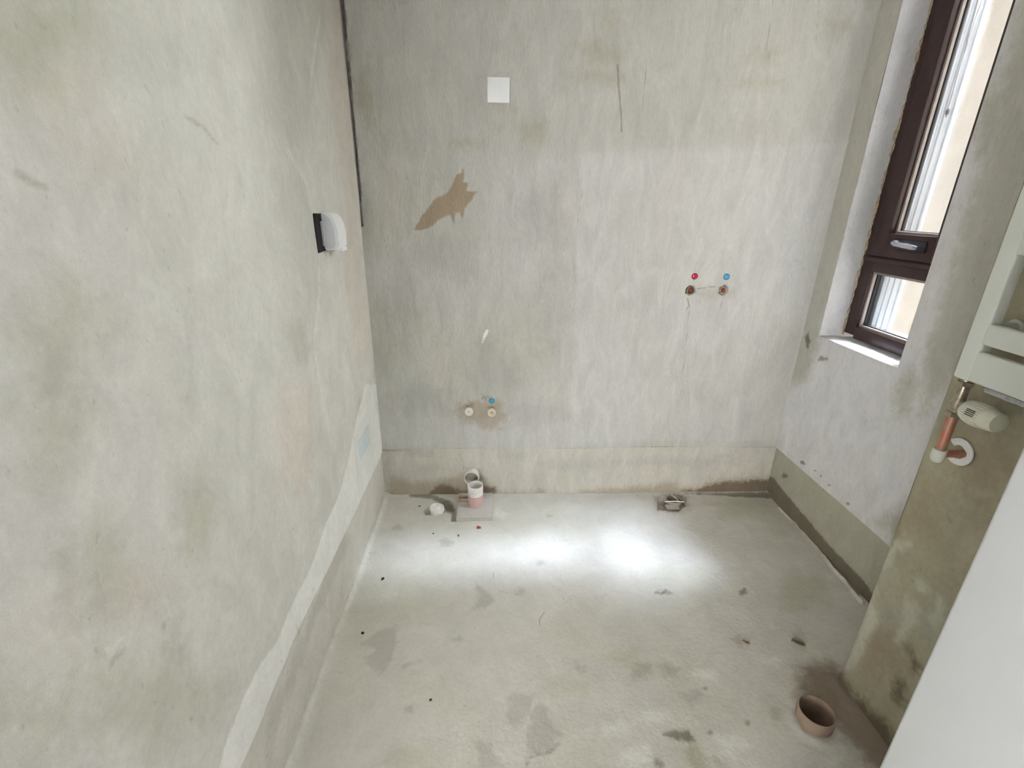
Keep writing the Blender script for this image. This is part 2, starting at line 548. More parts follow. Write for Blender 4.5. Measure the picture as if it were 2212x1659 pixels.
ll['greypatch'] = dict(polys=[onL([(618, 705), (650, 690), (672, 760), (660, 800), (632, 770)]), onL(blob(150, 1260, 20, 60, 51)), onL(blob(385, 1370, 18, 40, 52)),
                              onL(blob(200, 1300, 22, 30, 53)), onL(blob(110, 800, 30, 80, 54)), onL([(772, 860), (800, 840), (812, 960), (805, 1010), (780, 1040), (765, 1000)]),
                              onL(blob(560, 1560, 22, 60, 55, rot=.5)), onL([(700, 1210), (722, 1180), (715, 1290), (690, 1330)])])
ll['relief_ridge'] = dict(lines=[(onL([(622, 328), (648, 368), (664, 405), (672, 452)]), 0.005), (onL([(690, 548), (690, 640), (680, 750), (692, 830), (712, 930)]), 0.004),
                                 (onL([(690, 40), (680, 100), (668, 200)]), 0.006), (onL([(770, 815), (775, 855)]), 0.002), (onL([(812, 960), (790, 1040), (760, 1110)]), 0.003),
                                 (onL([(746, 900), (750, 925)]), 0.003), (onL([(375, 1165), (390, 1160), (388, 1148)]), 0.004), (onL([(700, 470), (735, 560), (752, 700)]), 0.002),
                                 (onL([(245, 1398), (252, 1385)]), 0.006), (onL([(20, 1585), (28, 1572)]), 0.006), (onL([(120, 1600), (124, 1594)]), 0.005)])
ll['crackmark'] = dict(lines=[(onL([(268, 1404), (255, 1412), (243, 1425), (240, 1440)]), 0.004), (onL([(640, 1348), (652, 1385)]), 0.002), (onL([(400, 250), (440, 275), (470, 310)]), 0.003),
                              (onL([(795, 1052), (645, 1362), (523, 1659)]), 0.002), (onL([(40, 375), (75, 395), (100, 405)]), 0.004)], polys=[onL(blob(356, 1350, 5, 9, 61))])
ll['band'] = dict(polys=[[(-0.6, -0.06), (2.2, -0.06), (2.2, HL), (-0.6, HL)]])
ll['bandgrey'] = dict(polys=[onL([(748, 1150), (765, 1160), (700, 1310), (640, 1480), (600, 1590), (580, 1580), (640, 1420), (700, 1260)]), onL([(690, 1240), (640, 1370), (610, 1450), (620, 1400), (660, 1300)])])


def left_disp(U, V):
    d = 0.0022 * fbm(U, V, 1.6, 5, 2) + 0.0005 * fbm(U, V, 14, 3, 12)
    d = d + np.where(V > HL, 0.009 + 0.002 * vnoise(U, V * 0, 14, 3), 0.002 * fbm(U * 2, V * 6, 5, 4, 6))
    return d + 0.0015 * np.clip(-sdf_shapes(U, V, polys=ll['corner']['polys']) / 0.006, 0, 1)


ul = axis_vals(YF, YB + 0.02, 0.0065, [1.59, 1.662])
vl = axis_vals(-0.05, ZC, 0.0065, [HL - 0.0008, HL + 0.0008])
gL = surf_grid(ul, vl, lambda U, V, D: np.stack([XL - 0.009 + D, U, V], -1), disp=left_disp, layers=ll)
mL = plaster('plaster_left', lin(182, 180, 172), lin(175, 174, 162), lin(187, 182, 175),
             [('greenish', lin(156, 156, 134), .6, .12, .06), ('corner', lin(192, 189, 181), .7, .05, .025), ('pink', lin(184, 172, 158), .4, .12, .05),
              ('greypatch', lin(160, 157, 146), .55, .08, .025), ('band', lin(182, 178, 168), .7, .0, .001), ('bandgrey', lin(158, 155, 147), .5, .10, .02), ('strip', lin(206, 205, 200), .8, .02, .006),
              ('relief_ridge', lin(206, 204, 196), .45, .05, .012), ('crackmark', lin(132, 127, 112), .5, .012, .005)], streak=(1, 1.2, 0.8), bump=0.24, mott=0.10, offs=2.0)
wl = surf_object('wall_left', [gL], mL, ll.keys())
setp(wl, 'rough beige grey cement plaster wall with pale repair strip', kind='structure')

# ---------------------------------------------------------------- right wall with window opening and reveals
rl = {}
rl['band'] = dict(polys=[[(0.9, -0.06), (2.2, -0.06), (2.2, HR - 0.001), (0.9, HR - 0.001)]])
rl['olive'] = dict(polys=[onR([(1900, -60), (1990, -60), (1770, 730), (1740, 830), (1700, 830), (1760, 600)]), onR([(2230, -60), (2330, -60), (2200, 500), (2080, 800), (1985, 900), (2000, 760), (2060, 560), (2120, 330)]),
                          onR(blob(2140, 260, 40, 80, 71)), onR(blob(1960, 850, 20, 50, 72, rot=.3)), onR([(1890, 1130), (1960, 1190), (1990, 1080), (1920, 1110)])])
rl['dark'] = dict(polys=[onR([(1640, 1030), (1665, 1030), (1700, 1075), (1780, 1170), (1870, 1265), (1900, 1320), (1870, 1330), (1750, 1180), (1660, 1080)]), onR(blob(1690, 1028, 8, 5, 73)), onR(blob(1778, 775, 10, 5, 74)), onR(blob(1745, 735, 5, 14, 75))])
rl['relief_pale'] = dict(lines=[(onR([(1730, 900), (1722, 960)]), .004), (onR([(1920, 810), (1915, 900), (1905, 1000), (1880, 1070)]), .004), (onR([(1840, 930), (1830, 1010)]), .006)],
                         polys=[onR(blob(1700, 960, 8, 26, 76))])
rl['crack_dots'] = dict(polys=[onR(blob(1762, 1017, 4, 2, 77)), onR(blob(1774, 1028, 3, 3, 78)), onR(blob(1792, 1048, 4, 2, 79)), onR(blob(1735, 1000, 6, 4, 80)), onR(blob(1832, 1088, 4, 3, 81))])


def right_disp(U, V):
    d = 0.0022 * fbm(U, V, 3, 5, 3)
    d = d + np.where(V > HR, 0.011 + 0.0015 * vnoise(U, V * 0, 18, 7), 0.002 * fbm(U * 2, V * 3, 5, 4, 6))
    return d


ur = axis_vals(YC - 0.06, YB + 0.02, 0.006, [WN, WFAR])
vr = axis_vals(-0.05, ZC, 0.006, [HR - 0.0008, HR + 0.0008, WS, WT])
win = lambda U, V: ~((U > WN) & (U < WFAR) & (V > WS) & (V < WT))
gR = surf_grid(ur, vr, lambda U, V, D: np.stack([XR + 0.011 - D, U, V], -1), keep=win, disp=right_disp, layers=rl)
dx = axis_vals(XR - 0.0005, 1.69, 0.008)
zz = axis_vals(WS, WT, 0.012); yy = axis_vals(WN, WFAR, 0.012)
rn = lambda A, B, s: 0.0035 * fbm(A, B, 9, 4, s) * np.clip((A - XR) / 0.02, 0.0, 1)
gs = [surf_grid(dx, zz, lambda U, V, D: np.stack([U, WFAR + D, V], -1), disp=lambda U, V: rn(U, V, 31) + 0.010 * np.clip((U - XR) / .11, 0, 1)),
      surf_grid(dx, zz, lambda U, V, D: np.stack([U, WN - D, V], -1), disp=lambda U, V: rn(U, V, 32)),
      surf_grid(dx, yy, lambda U, V, D: np.stack([U, V, WS - D], -1), disp=lambda U, V: rn(U, V, 33) + 0.004 * np.clip((U - XR) / .11, 0, 1)),
      surf_grid(dx, yy, lambda U, V, D: np.stack([U, V, WT + D], -1), disp=lambda U, V: rn(U, V, 34))]
mR = plaster('plaster_right', lin(191, 190, 189), lin(184, 183, 176), lin(194, 192, 191),
             [('olive', lin(148, 146, 128), .65, .10, .04), ('band', lin(150, 147, 127), .85, .012, .004), ('dark', lin(84, 72, 56), .75, .03, .008),
              ('relief_pale', lin(198, 197, 193), .35, .05, .012), ('crack_dots', lin(120, 112, 100), .8, .01, .003)], streak=(1, 1.6, 0.7), bump=0.25, mott=0.10, offs=5.0)
wr = surf_object('wall_right', [gR] + gs, mR, rl.keys(), flip=False)
setp(wr, 'pale grey cement plaster wall around the narrow window', kind='structure')

# ---------------------------------------------------------------- pipe chase in front of the right wall
cl = {}
cl['light'] = dict(polys=[onC([(1912, 1165), (1935, 1190), (1925, 1215), (1900, 1240), (1885, 1300), (1895, 1345), (1870, 1390), (1850, 1440), (1812, 1450), (1800, 1440)]),
                          onC([(1950, 1290), (1985, 1300), (1978, 1345), (1960, 1370), (1950, 1400), (1935, 1385), (1950, 1340)]), onC(blob(1990, 1265, 10, 18, 91, rot=-.6)), onC(blob(1945, 1180, 18, 14, 94)),
                          onC([(2030, 1290), (2040, 1310), (2020, 1360), (2010, 1340)])])
cl['grey'] = dict(polys=[onC(blob(2060, 900, 40, 40, 96)), onC([(1895, 1235), (1920, 1225), (1925, 1260), (1905, 1275), (1895, 1260)]), onC(blob(1920, 1330, 28, 34, 95)), onC(blob(2005, 1345, 22, 36, 92))])
cl['brown'] = dict(polys=[onC(blob(1900, 1400, 50, 50, 97)), onC(blob(2100, 920, 80, 40, 98)), onC(blob(2130, 1010, 60, 70, 99)), onC(blob(1985, 1100, 40, 50, 100)), onC(blob(1930, 1120, 18, 60, 101))])
cl['dark'] = dict(polys=[onC([(1800, 1436), (1815, 1440), (1850, 1500), (1920, 1560), (1980, 1700), (1900, 1700), (1840, 1570)]), onC(blob(1944, 1500, 12, 26, 102)), onC(blob(1962, 1405, 6, 6, 103)), onC(blob(1975, 1440, 8, 12, 104)), onC(blob(1953, 1395, 4, 5, 105))])
yc = axis_vals(YF, YC, 0.0065); xc = axis_vals(XC, XR + 0.03, 0.02); zc = axis_vals(-0.05, ZC, 0.0065)


def chase_disp(U, V):
    e = np.clip((U - (YC - 0.03)) / 0.03, 0, 1) ** 3
    return 0.0035 * fbm(U, V, 3.5, 5, 21) + 0.014 * np.exp(-np.maximum(V, 0) / 0.03) - 0.010 * e


gC = [surf_grid(yc, zc, lambda U, V, D: np.stack([XC - D, U, V], -1), disp=chase_disp, layers=cl),
      surf_grid(xc, zc, lambda U, V, D: np.stack([U + 0.010 * (U == xc[0]), np.full_like(U, YC) + D, V], -1))]
mC = plaster('plaster_chase', lin(150, 145, 123), lin(138, 136, 111), lin(152, 141, 123),
             [('grey', lin(144, 144, 132), .6, .09, .03), ('brown', lin(130, 112, 92), .5, .12, .05), ('light', lin(172, 172, 157), .7, .06, .016), ('dark', lin(78, 64, 50), .8, .08, .025)], streak=(1, 1, .8), bump=0.35, mott=0.12, offs=8.0)
wc = surf_object('wall_chase', gC, mC, cl.keys())
setp(wc, 'olive grey plastered pipe chase behind the white towel radiator', kind='structure')

# ---------------------------------------------------------------- floor
fl = {}
cA = lambda pts: onF(crop(700, 1200, 3.615, pts)); cB = lambda pts: onF(crop(1250, 1200, 3.615, pts))
fl['blotch'] = dict(polys=[cA([(400, 600), (560, 540), (570, 720), (500, 860), (430, 930), (300, 790), (390, 740), (310, 690)]), cA([(1190, 210), (1270, 290), (1340, 350), (1270, 410), (1150, 430), (1210, 330)]),
                           cA([(1010, 650), (1050, 610), (1090, 650), (1050, 690)]), cA([(1960, 830), (2040, 860), (2030, 910), (1970, 890)]),
                           cA([(1400, 1110), (1470, 1070), (1640, 1080), (1640, 1160), (1560, 1300), (1480, 1350), (1420, 1310), (1410, 1230), (1460, 1160)]),
                           cA([(1640, 1150), (1740, 1180), (1800, 1330), (1850, 1400), (1780, 1500), (1600, 1570), (1590, 1380)]), cA([(600, 860), (750, 810), (760, 830), (620, 880)]),
                           cA([(1500, 240), (1570, 260), (1560, 310), (1500, 300)]), cA([(640, 1190), (690, 1180), (690, 1230), (640, 1225)]), cB([(780, 1090), (960, 1040), (1000, 1080), (880, 1190)]), cA([(710, 900), (745, 890), (735, 920)]),  # one outline here is a light shadow painted into the floor colour
                           onF(blob(962, 1172, 17, 9, 111)), onF(blob(1168, 1216, 8, 4, 112)), onF(blob(1190, 1114, 6, 3, 113)), onF(blob(862, 1140, 12, 6, 114)), cA([(1180, 1460), (1300, 1450), (1380, 1659), (1220, 1659)])])
fl['dark'] = dict(polys=[cB([(670, 1390), (760, 1360), (860, 1370), (900, 1440), (850, 1470), (800, 1450), (740, 1420)]), cB([(600, 1580), (650, 1590), (655, 1650), (605, 1640)]), cB([(1250, 280), (1300, 255), (1310, 300), (1265, 310)]),
                         cB([(600, 292), (680, 270), (720, 296), (640, 304)]), cB([(970, 1030), (998, 1032), (990, 1055), (972, 1050)]), cB([(1010, 1385), (1035, 1380), (1030, 1400)]), cB([(1310, 1300), (1335, 1310), (1320, 1315)]),
                         cA([(1585, 1590), (1600, 1600), (1590, 1650), (1575, 1620)]), onF(crop(840, 960, 6.506, [(300, 715), (560, 700), (900, 800), (930, 930), (780, 860), (600, 770), (300, 740)])),
                         onF(crop(1340, 1020, 7.373, [(1000, 350), (2400, 330), (2400, 420), (1700, 380)])), onF([(1640, 1045), (1665, 1045), (1760, 1150), (1870, 1275), (1855, 1285), (1740, 1160)])],
                  lines=[(cA([(1580, 1585), (1680, 1560), (1760, 1535), (1830, 1470)]), .0016)])
fl['spill'] = dict(polys=[cB([(860, 1480), (900, 1440), (960, 1560), (1020, 1680), (900, 1690), (840, 1560), (800, 1490)]), cB([(1500, 1200), (1560, 1180), (1560, 1290), (1520, 1300)]), cB([(1060, 1570), (1130, 1640), (1090, 1620)]), cB(blob(700, 900, 90, 50, 130)), cB(blob(500, 900, 90, 60, 131))])
fl['brown'] = dict(polys=[onF([(1730, 1440), (1800, 1430), (1860, 1500), (1960, 1600), (1990, 1700), (1900, 1680), (1850, 1620), (1800, 1570), (1740, 1560), (1725, 1500)]), onF(blob(1600, 1385, 4, 4, 120))])
fl['pale'] = dict(polys=[cB(blob(450, 1560, 130, 70, 121)), cB(blob(620, 1250, 110, 50, 122)), cB(blob(1000, 930, 120, 50, 123)), cB(blob(1180, 1470, 120, 90, 124)), cB(blob(1500, 820, 60, 40, 125)), cB(blob(1980, 1600, 60, 40, 126)), cB(blob(300, 1350, 120, 60, 127)),
                         onF(blob(1080, 1110, 14, 12, 128))],
                  lines=[(onF([(834, 1085), (800, 1180), (769, 1270), (740, 1335), (714, 1402), (675, 1510), (641, 1600), (610, 1700)]), .0035)])
fl['bead'] = dict(lines=[(onF([(1683, 1098), (1715, 1130), (1746, 1164), (1775, 1195), (1797, 1225), (1830, 1262), (1862, 1303)]), .004)])
fl['green'] = dict(polys=[cA(blob(700, 1580, 190, 90, 141)), cA(blob(1850, 1020, 160, 40, 142)), cB(blob(1750, 300, 160, 160, 143)), cB(blob(330, 790, 150, 60, 144)), cB(blob(880, 1560, 60, 60, 145)), onF(blob(1600, 1100, 60, 20, 146))])
fl['crackline'] = dict(lines=[(cA([(1320, 130), (1330, 220), (1360, 270), (1430, 292)]), .0014), (cA([(1720, 440), (1680, 500), (1690, 540)]), .0025), (cA([(1850, 300), (1880, 350), (2000, 440)]), .0012), (cB([(800, 8), (880, 50)]), .0018),
                              (cB([(150, 180), (270, 270), (380, 300)]), .001), (cB([(120, 320), (200, 370), (240, 420)]), .001), (onF([(1170, 1160), (1200, 1170), (1240, 1165)]), .0012), (cA([(1180, 150), (1220, 160), (1300, 180)]), .001)])
NOTCH = onF([(1421, 1077), (1440, 1072), (1480, 1071), (1481, 1092), (1464, 1106), (1421, 1101)])
fl['brown']['polys'].append(NOTCH)
PIT = onF(crop(840, 960, 6.506, [(560, 870), (760, 790), (900, 800), (960, 880), (960, 1080), (880, 1080), (880, 960), (800, 950), (680, 1000), (520, 990), (500, 930)]))
BEAD = onF([(1683, 1098), (1715, 1130), (1746, 1164), (1775, 1195), (1797, 1225), (1830, 1262), (1862, 1303)])
FPX = hit((1765, 1535), 2, 0.045)


def floor_disp(U, V):
    d = 0.0025 * fbm(U, V, 2.0, 5, 4) + 0.0008 * fbm(U, V, 16, 4, 14)
    d = d - 0.022 * np.clip(-sdf_shapes(U, V, polys=[NOTCH]) / 0.004, 0, 1)
    d = d - 0.020 * np.clip(-sdf_shapes(U, V, polys=[PIT]) / 0.005, 0, 1)
    b = sdf_shapes(U, V, lines=[(BEAD, 0.0)])
    d = d + 0.012 * np.clip(1 - b / 0.009, 0, 1) * (0.7 + 0.5 * vnoise(U, V, 30, 3))
    # mortar heel at the walls and the ragged collar of the drain pipe
    d = d + 0.014 * np.exp(-np.maximum(U - XL, 0) / 0.010)
    d = d + 0.006 * np.exp(-np.maximum(YB - V, 0) / 0.010)
    q = np.hypot(U - FPX[0], V - FPX[1])
    d = d + 0.008 * np.exp(-((q - 0.060) / 0.018) ** 2) * (0.6 + 0.6 * fbm(U, V, 14, 3, 9))
    ridge = sdf_shapes(U, V, lines=[(onF([(1800, 1470), (1822, 1500), (1835, 1520)]), 0.0)])
    return d + 0.007 * np.clip(1 - ridge / 0.03, 0, 1)


uf = axis_vals(XL - 0.02, XR + 0.02, 0.0052); vf = axis_vals(YF, YB + 0.02, 0.0052)
DRX = hit((1456, 1078), 2, 0.004)
open_floor = lambda U, V: (np.hypot(U - FPX[0], V - FPX[1]) > 0.0465) & (np.hypot(U - DRX[0], V - DRX[1]) > 0.036)
gF = surf_grid(uf, vf, lambda U, V, D: np.stack([U, V, D], -1), keep=open_floor, disp=floor_disp, layers=fl)
mF = plaster('screed_floor', lin(184, 181, 172), lin(176, 174, 158), lin(188, 183, 176),
             [('green', lin(162, 160, 138), .55, .09, .04), ('pale', lin(198, 197, 188), .7, .05, .015), ('blotch', lin(158, 155, 145), .7, .055, .012), ('spill', lin(146, 143, 122), .6, .07, .016), ('brown', lin(116, 97, 78), .75, .10, .04),
              ('dark', lin(100, 92, 76), .75, .04, .009), ('crackline', lin(140, 135, 124), .7, .004, .0015), ('bead', lin(190, 186, 166), .85, .008, .003)], bump=0.28, mott=0.08, offs=11.0)
fo = surf_object('floor', [gF], mF, fl.keys())
setp(fo, 'rough grey cement screed floor with damp blotches', kind='structure')

# ---------------------------------------------------------------- ceiling, front wall with the doorway, invented hall beyond
mW = plaster('plaster_plain', lin(186, 184, 176), lin(176, 175, 162), lin(190, 184, 176), bump=0.2, mott=0.06)
bm = bmesh.new(); box(bm, (XL - 0.1, YF, ZC), (XR + 0.02, YB + 0.02, ZC + 0.1)); setp(link('ceiling', bm, simple('ceiling_white', lin(232, 231, 226), .9, 0, .02), smooth=False), kind='structure')
NX, NY0, NY1, DZ = 0.66, 0.28, 0.455, 2.04     # door wall: free end of the nib, its two faces, head of the doorway
bm = bmesh.new()
box(bm, (NX, NY0, -0.05), (XC + 0.1, NY1, ZC)); box(bm, (XL - 0.05, NY0, DZ), (NX, NY1, ZC))
setp(link('wall_front', bm, mW, smooth=False), kind='structure')
mHall = plaster('hall_paint', lin(206, 207, 208), lin(202, 203, 204), lin(209, 209, 209), bump=0.05, mott=0.01)
bm = bmesh.new()
box(bm, (-3.6, -2.6, -0.05), (1.6, NY0, -0.001)); box(bm, (-3.6, -2.6, ZC), (1.6, NY0, ZC + .1))
box(bm, (-3.7, -2.7, -0.05), (-3.6, NY0, ZC)); box(bm, (1.6, -2.7, -.05), (1.7, NY0, ZC))
box(bm, (-3.7, -2.7, -.05), (HW[0], -2.6, ZC)); box(bm, (HW[1], -2.7, -.05), (1.7, -2.6, ZC)); box(bm, (HW[0], -2.7, -.05), (HW[1], -2.6, HW[2])); box(bm, (HW[0], -2.7, HW[3]), (HW[1], -2.6, ZC))  # end wall around the added opening that lets in fill light
box(bm, (-3.6, NY0 - .02, -.05), (XL - .005, NY0 + .02, ZC)); box(bm, (XC, NY0 - .02, -.05), (1.6, NY0 + .02, ZC))
setp(link('wall_hall', bm, mHall, smooth=False), kind='structure')
# backing of the outer walls so that no daylight leaks in
bm = bmesh.new()
box(bm, (XL - 0.2, YB + 0.05, -0.1), (1.69, YB + 0.2, ZC + 0.1)); box(bm, (XL - 0.2, YF, -0.1), (XL - 0.06, YB + 0.05, ZC + 0.1))
box(bm, (XR + 0.04, 0.4, -0.1), (1.69, WN - 0.012, ZC + 0.4)); box(bm, (XR + 0.04, WFAR + 0.022, -0.1), (1.69, YB + 0.06, ZC + 0.4))
box(bm, (XR + 0.04, WN - 0.012, -0.1), (1.69, WFAR + 0.022, WS - 0.012)); box(bm, (XR + 0.04, WN - 0.012, WT + 0.012), (1.69, WFAR + 0.022, ZC + 0.4))
setp(link('wall_core', bm, mW, smooth=False), kind='structure')

# outside: rendered return wall beside the window, unseen building opposite and invented light well
mO = plaster('render_outside', lin(108, 103, 97), lin(104, 99, 93), lin(112, 107, 102), bump=0.6, mott=0.05)
bm = bmesh.new(); box(bm, (1.69, 2.60, -3), (2.75, 2.9, 7.0)); box(bm, (1.69, 2.26, 2.92), (2.75, 2.60, 3.02)); setp(link('wall_outside', bm, mO, smooth=False), kind='structure')  # second box: unseen eave, added to shade the wall below
bm = bmesh.new(); box(bm, (5.5, 0.2, -3), (5.9, 2.6, 2.3)); setp(link('wall_opposite', bm, mO, smooth=False), kind='structure')
bm = bmesh.new(); box(bm, (1.69, 0.5, -3), (6.0, 0.8, 8.5)); setp(link('wall_sky_blocker', bm, mO, smooth=False), kind='structure')  # unseen tall side wall, added to keep sky off the return wall
bm = bmesh.new(); box(bm, (1.50, -0.1, ZC + 0.4), (1.69, 2.9, 8.5)); setp(link('wall_upper_storey', bm, mO, smooth=False), kind='structure')
bm = bmesh.new(); box(bm, (1.69, -0.1, -3.1), (6, 2.9, -3)); setp(link('ground_outside', bm, mW, smooth=False), kind='structure')

# ================================================================== WINDOW
mWood = simple('brown_frame', lin(52, 30, 26), .35, 0, .12, 30, 0.05)
mGask = simple('dark_gasket', lin(24, 22, 22), .6)
mBead = simple('grey_bead', lin(150, 140, 132), .4)
mGlass = glass_mat()
mSteel = simple('bright_handle', lin(205, 205, 210), .22, .9, .03)
mFoam = simple('mortar_pointing', lin(176, 158, 130), .9, 0, .15, 60, .6)
mWhiteAl = simple('white_outer_jamb', lin(176, 178, 181), .5, 0, .02)
win_o = empty('window_1', (WX, (WN + WFAR) / 2, WS), 'narrow brown framed window with opening upper sash', 'window')
win_o['kind'] = 'structure'
del win_o['category']
F0, F1 = WX, WX + 0.046
ZB, ZT0, ZT1 = 0.922, 1.196, 1.258         # frame foot, transom


def bar(name, lo, hi, mat=mWood, bev=.003, parent=None):
    bm = bmesh.new(); box(bm, lo, hi, bev)
    return link(name, bm, mat, parent or win_o)


YA, YZ = WN - 0.004, WFAR + 0.006
bar('frame_stile', (F0, YA, ZB), (F1, WN + 0.062, WT)); bar('frame_stile', (F0, WFAR - 0.060, ZB), (F1, YZ, WT))
bar('frame_sill_rail', (F0 - .002, WN + 0.062, ZB - .012), (F1, WFAR - 0.060, 0.962)); bar('frame_head', (F0, WN + .062, WT - .06), (F1, WFAR - .060, WT))
bar('transom', (F0 - .002, WN + .062, ZT0), (F1, WFAR - .060, ZT1))
bar('transom_ledge', (F0 - .010, WN + .01, ZT1 - 0.022), (F0 + .01, WFAR - .01, ZT1 - 0.004))
# upper opening sash
sx0, sx1 = F0 - 0.012, F0 + 0.030
sA, sB, sz0, sz1 = WN + 0.045, WFAR - 0.042, ZT1 + .002, WT - .045
g0, g1, gz0, gz1 = sA + 0.072, 1.906, 1.350, sz1 - 0.072
bar('sash_stile', (sx0, sA, sz0), (sx1, g0, sz1)); bar('sash_stile', (sx0, g1, sz0), (sx1, sB, sz1))
bar('sash_rail', (sx0 + .0004, g0 - .001, sz0), (sx1 - .0004, g1 + .001, gz0)); bar('sash_rail', (sx0 + .0004, g0 - .001, gz1), (sx1 - .0004, g1 + .001, sz1))


def bead(name, a, b, z0, z1, x, mat, w=.009, d=.012):
    bm = bmesh.new()
    box(bm, (x, a, z0), (x + d, a + w, z1), .001); box(bm, (x, b - w, z0), (x + d, b, z1), .001)
    box(bm, (x, a + w, z0), (x + d, b - w, z0 + w), .001); box(bm, (x, a + w, z1 - w), (x + d, b - w, z1), .001)
    return link(name, bm, mat, win_o)


bead('glazing_bead', g0, g1, gz0, gz1, F0 + .012, mBead); bead('gasket', g0 + .004, g1 - .004, gz0 + .004, gz1 - .004, F0 + .026, mGask, .008)
l0, l1, lz0, lz1 = WN + .062, WFAR - .060, .962, ZT0
bead('glazing_bead', l0, l1, lz0, lz1, F0 + .010, mBead); bead('gasket', l0 + .004, l1 - .004, lz0 + .004, lz1 - .004, F0 + .024, mGask, .008)
p = bar('pane', (F0 + .036, g0 + .002, gz0 + .002), (F0 + .041, g1 - .002, gz1 - .002), mGlass, 0); p['label'] = 'clear upper glass pane'
p = bar('pane', (F0 + .034, l0 + .002, lz0 + .002), (F0 + .039, l1 - .002, lz1 - .002), mGlass, 0); p['label'] = 'clear lower glass pane'
# handle on the sash rail
hd = bar('handle_plate', (sx0 - .006, 1.715, 1.292), (sx0, 1.850, 1.332), simple('dark_handle_plate', lin(30, 26, 34), .3), .004)
bm = bmesh.new()
tube_path(bm, [(sx0 - .002, 1.842, 1.318), (sx0 - .026, 1.838, 1.318), (sx0 - .034, 1.82, 1.316), (sx0 - .036, 1.78, 1.313), (sx0 - .034, 1.735, 1.310), (sx0 - .030, 1.722, 1.309)],
          [.010, .010, .0095, .009, .009, .006], 12)
h_ = link('handle', bm, mSteel, hd); h_.matrix_parent_inverse = Matrix.Identity(4); h_['label'] = 'shiny lever handle'
# pointing between frame and reveal, outer jamb
bm = bmesh.new()
for k in range(70):
    z = ZB + (WT - ZB) * k / 69
    r = .004 + .008 * _TAB[k, 3] ** 2
    bmesh.ops.create_icosphere(bm, subdivisions=1, radius=r, matrix=Matrix.Translation((F0 - .001 + .004 * _TAB[k, 9], WFAR + .006 - .004 * _TAB[k, 5], z)) @ Matrix.Diagonal((.9, .7, 2.2, 1)))
link('pointing', bm, mFoam, win_o)['label'] = 'crumbly tan mortar bead along the frame'
bm = bmesh.new()
box(bm, (F1, 1.932, ZB), (1.70, YZ + .01, WT), .002)
for k, w in ((.018, .006), (.042, .008), (.070, .006)):
    box(bm, (F1 + k, 1.926, ZB), (F1 + k + w, 1.934, WT), .001)
box(bm, (F1, YA, ZB), (1.70, WN + .062, WT), .002); box(bm, (F1, WN + .062, .92), (1.71, 1.932, .950), .002)
link('outer_jamb', bm, mWhiteAl, win_o)

# ================================================================== FIXTURES ON THE BACK WALL
mPlast = simple('white_plastic', lin(236, 238, 236), .35, 0, .01)
mPlast2 = simple('grey_plastic', lin(178, 180, 180), .45, 0, .02)
mBlack = simple('hollow_shade', lin(14, 14, 12), .8)  # near black, stands in for the shade inside openings


def place(name, loc, label, cat, group=None):
    return empty(name, loc, label, cat, group)


bp_c = hit((1076.5, 196), 1, YB)
pl = place('blank_cover_plate', (bp_c[0], YB, bp_c[2]), 'square white blank cover plate screwed on the plaster above the brown splash stain', 'cover plate')
bm = bmesh.new(); box(bm, (bp_c[0] - .038, YB - .006, bp_c[2] - .040), (bp_c[0] + .041, YB + .012, bp_c[2] + .038), .002); link('mounting_rim', bm, mPlast2, pl)
bm = bmesh.new(); box(bm, (bp_c[0] - .0435, YB - .016, bp_c[2] - .0435), (bp_c[0] + .0435, YB - .006, bp_c[2] + .0435), .0035, 3); link('plate', bm, mPlast, pl)

mPPR = simple('white_pipe_plug', lin(238, 234, 226), .4, 0, .02)
mCream = simple('cream_pipe_plug', lin(226, 218, 198), .45, 0, .03)


def low_outlet(px, mat, label, slot):
    c = hit(px, 1, YB - .012)
    e = place('water_outlet', (c[0], YB, c[2]), label, 'pipe outlet')
    bm = bmesh.new()
    lathe(bm, (c[0], YB + .004, c[2]), (0, -1, 0), [(.0195, 0), (.0205, .014), (.0195, .0185), (.0165, .020), (.0135, .0185), (.0130, .008), (.0131, 0)], 32)
    link('socket', bm, mat, e)
    bm = bmesh.new()
    lathe(bm, (c[0], YB + .004, c[2]), (0, -1, 0), [(.0001, .010), (.0055, .010), (.0062, .0145), (.0105, .0150), (.0131, .0125), (.0132, .004)], 24)
    link('plug', bm, mPlast if slot == 0 else mCream, e)
    bm = bmesh.new(); s = (.0075, .0016) if slot else (.003, .003)
    box(bm, (c[0] - s[0], YB - .0122 + .002, c[2] - s[1]), (c[0] + s[0], YB - .0075, c[2] + s[1]))
    bmesh.ops.rotate(bm, cent=(c[0], YB, c[2]), matrix=Matrix.Rotation(.6, 3, 'Y'), verts=bm.verts)
    link('key_slot', bm, simple('slot_shade', lin(120, 112, 92) if slot else lin(170, 170, 168), .7), e)


low_outlet((1013, 890), mPPR, 'white plugged pipe outlet in the damp patch, the one without a marker cap over it', 0)
low_outlet((1062, 892), mCream, 'cream plugged pipe outlet directly under a blue marker cap in the damp patch', 1)


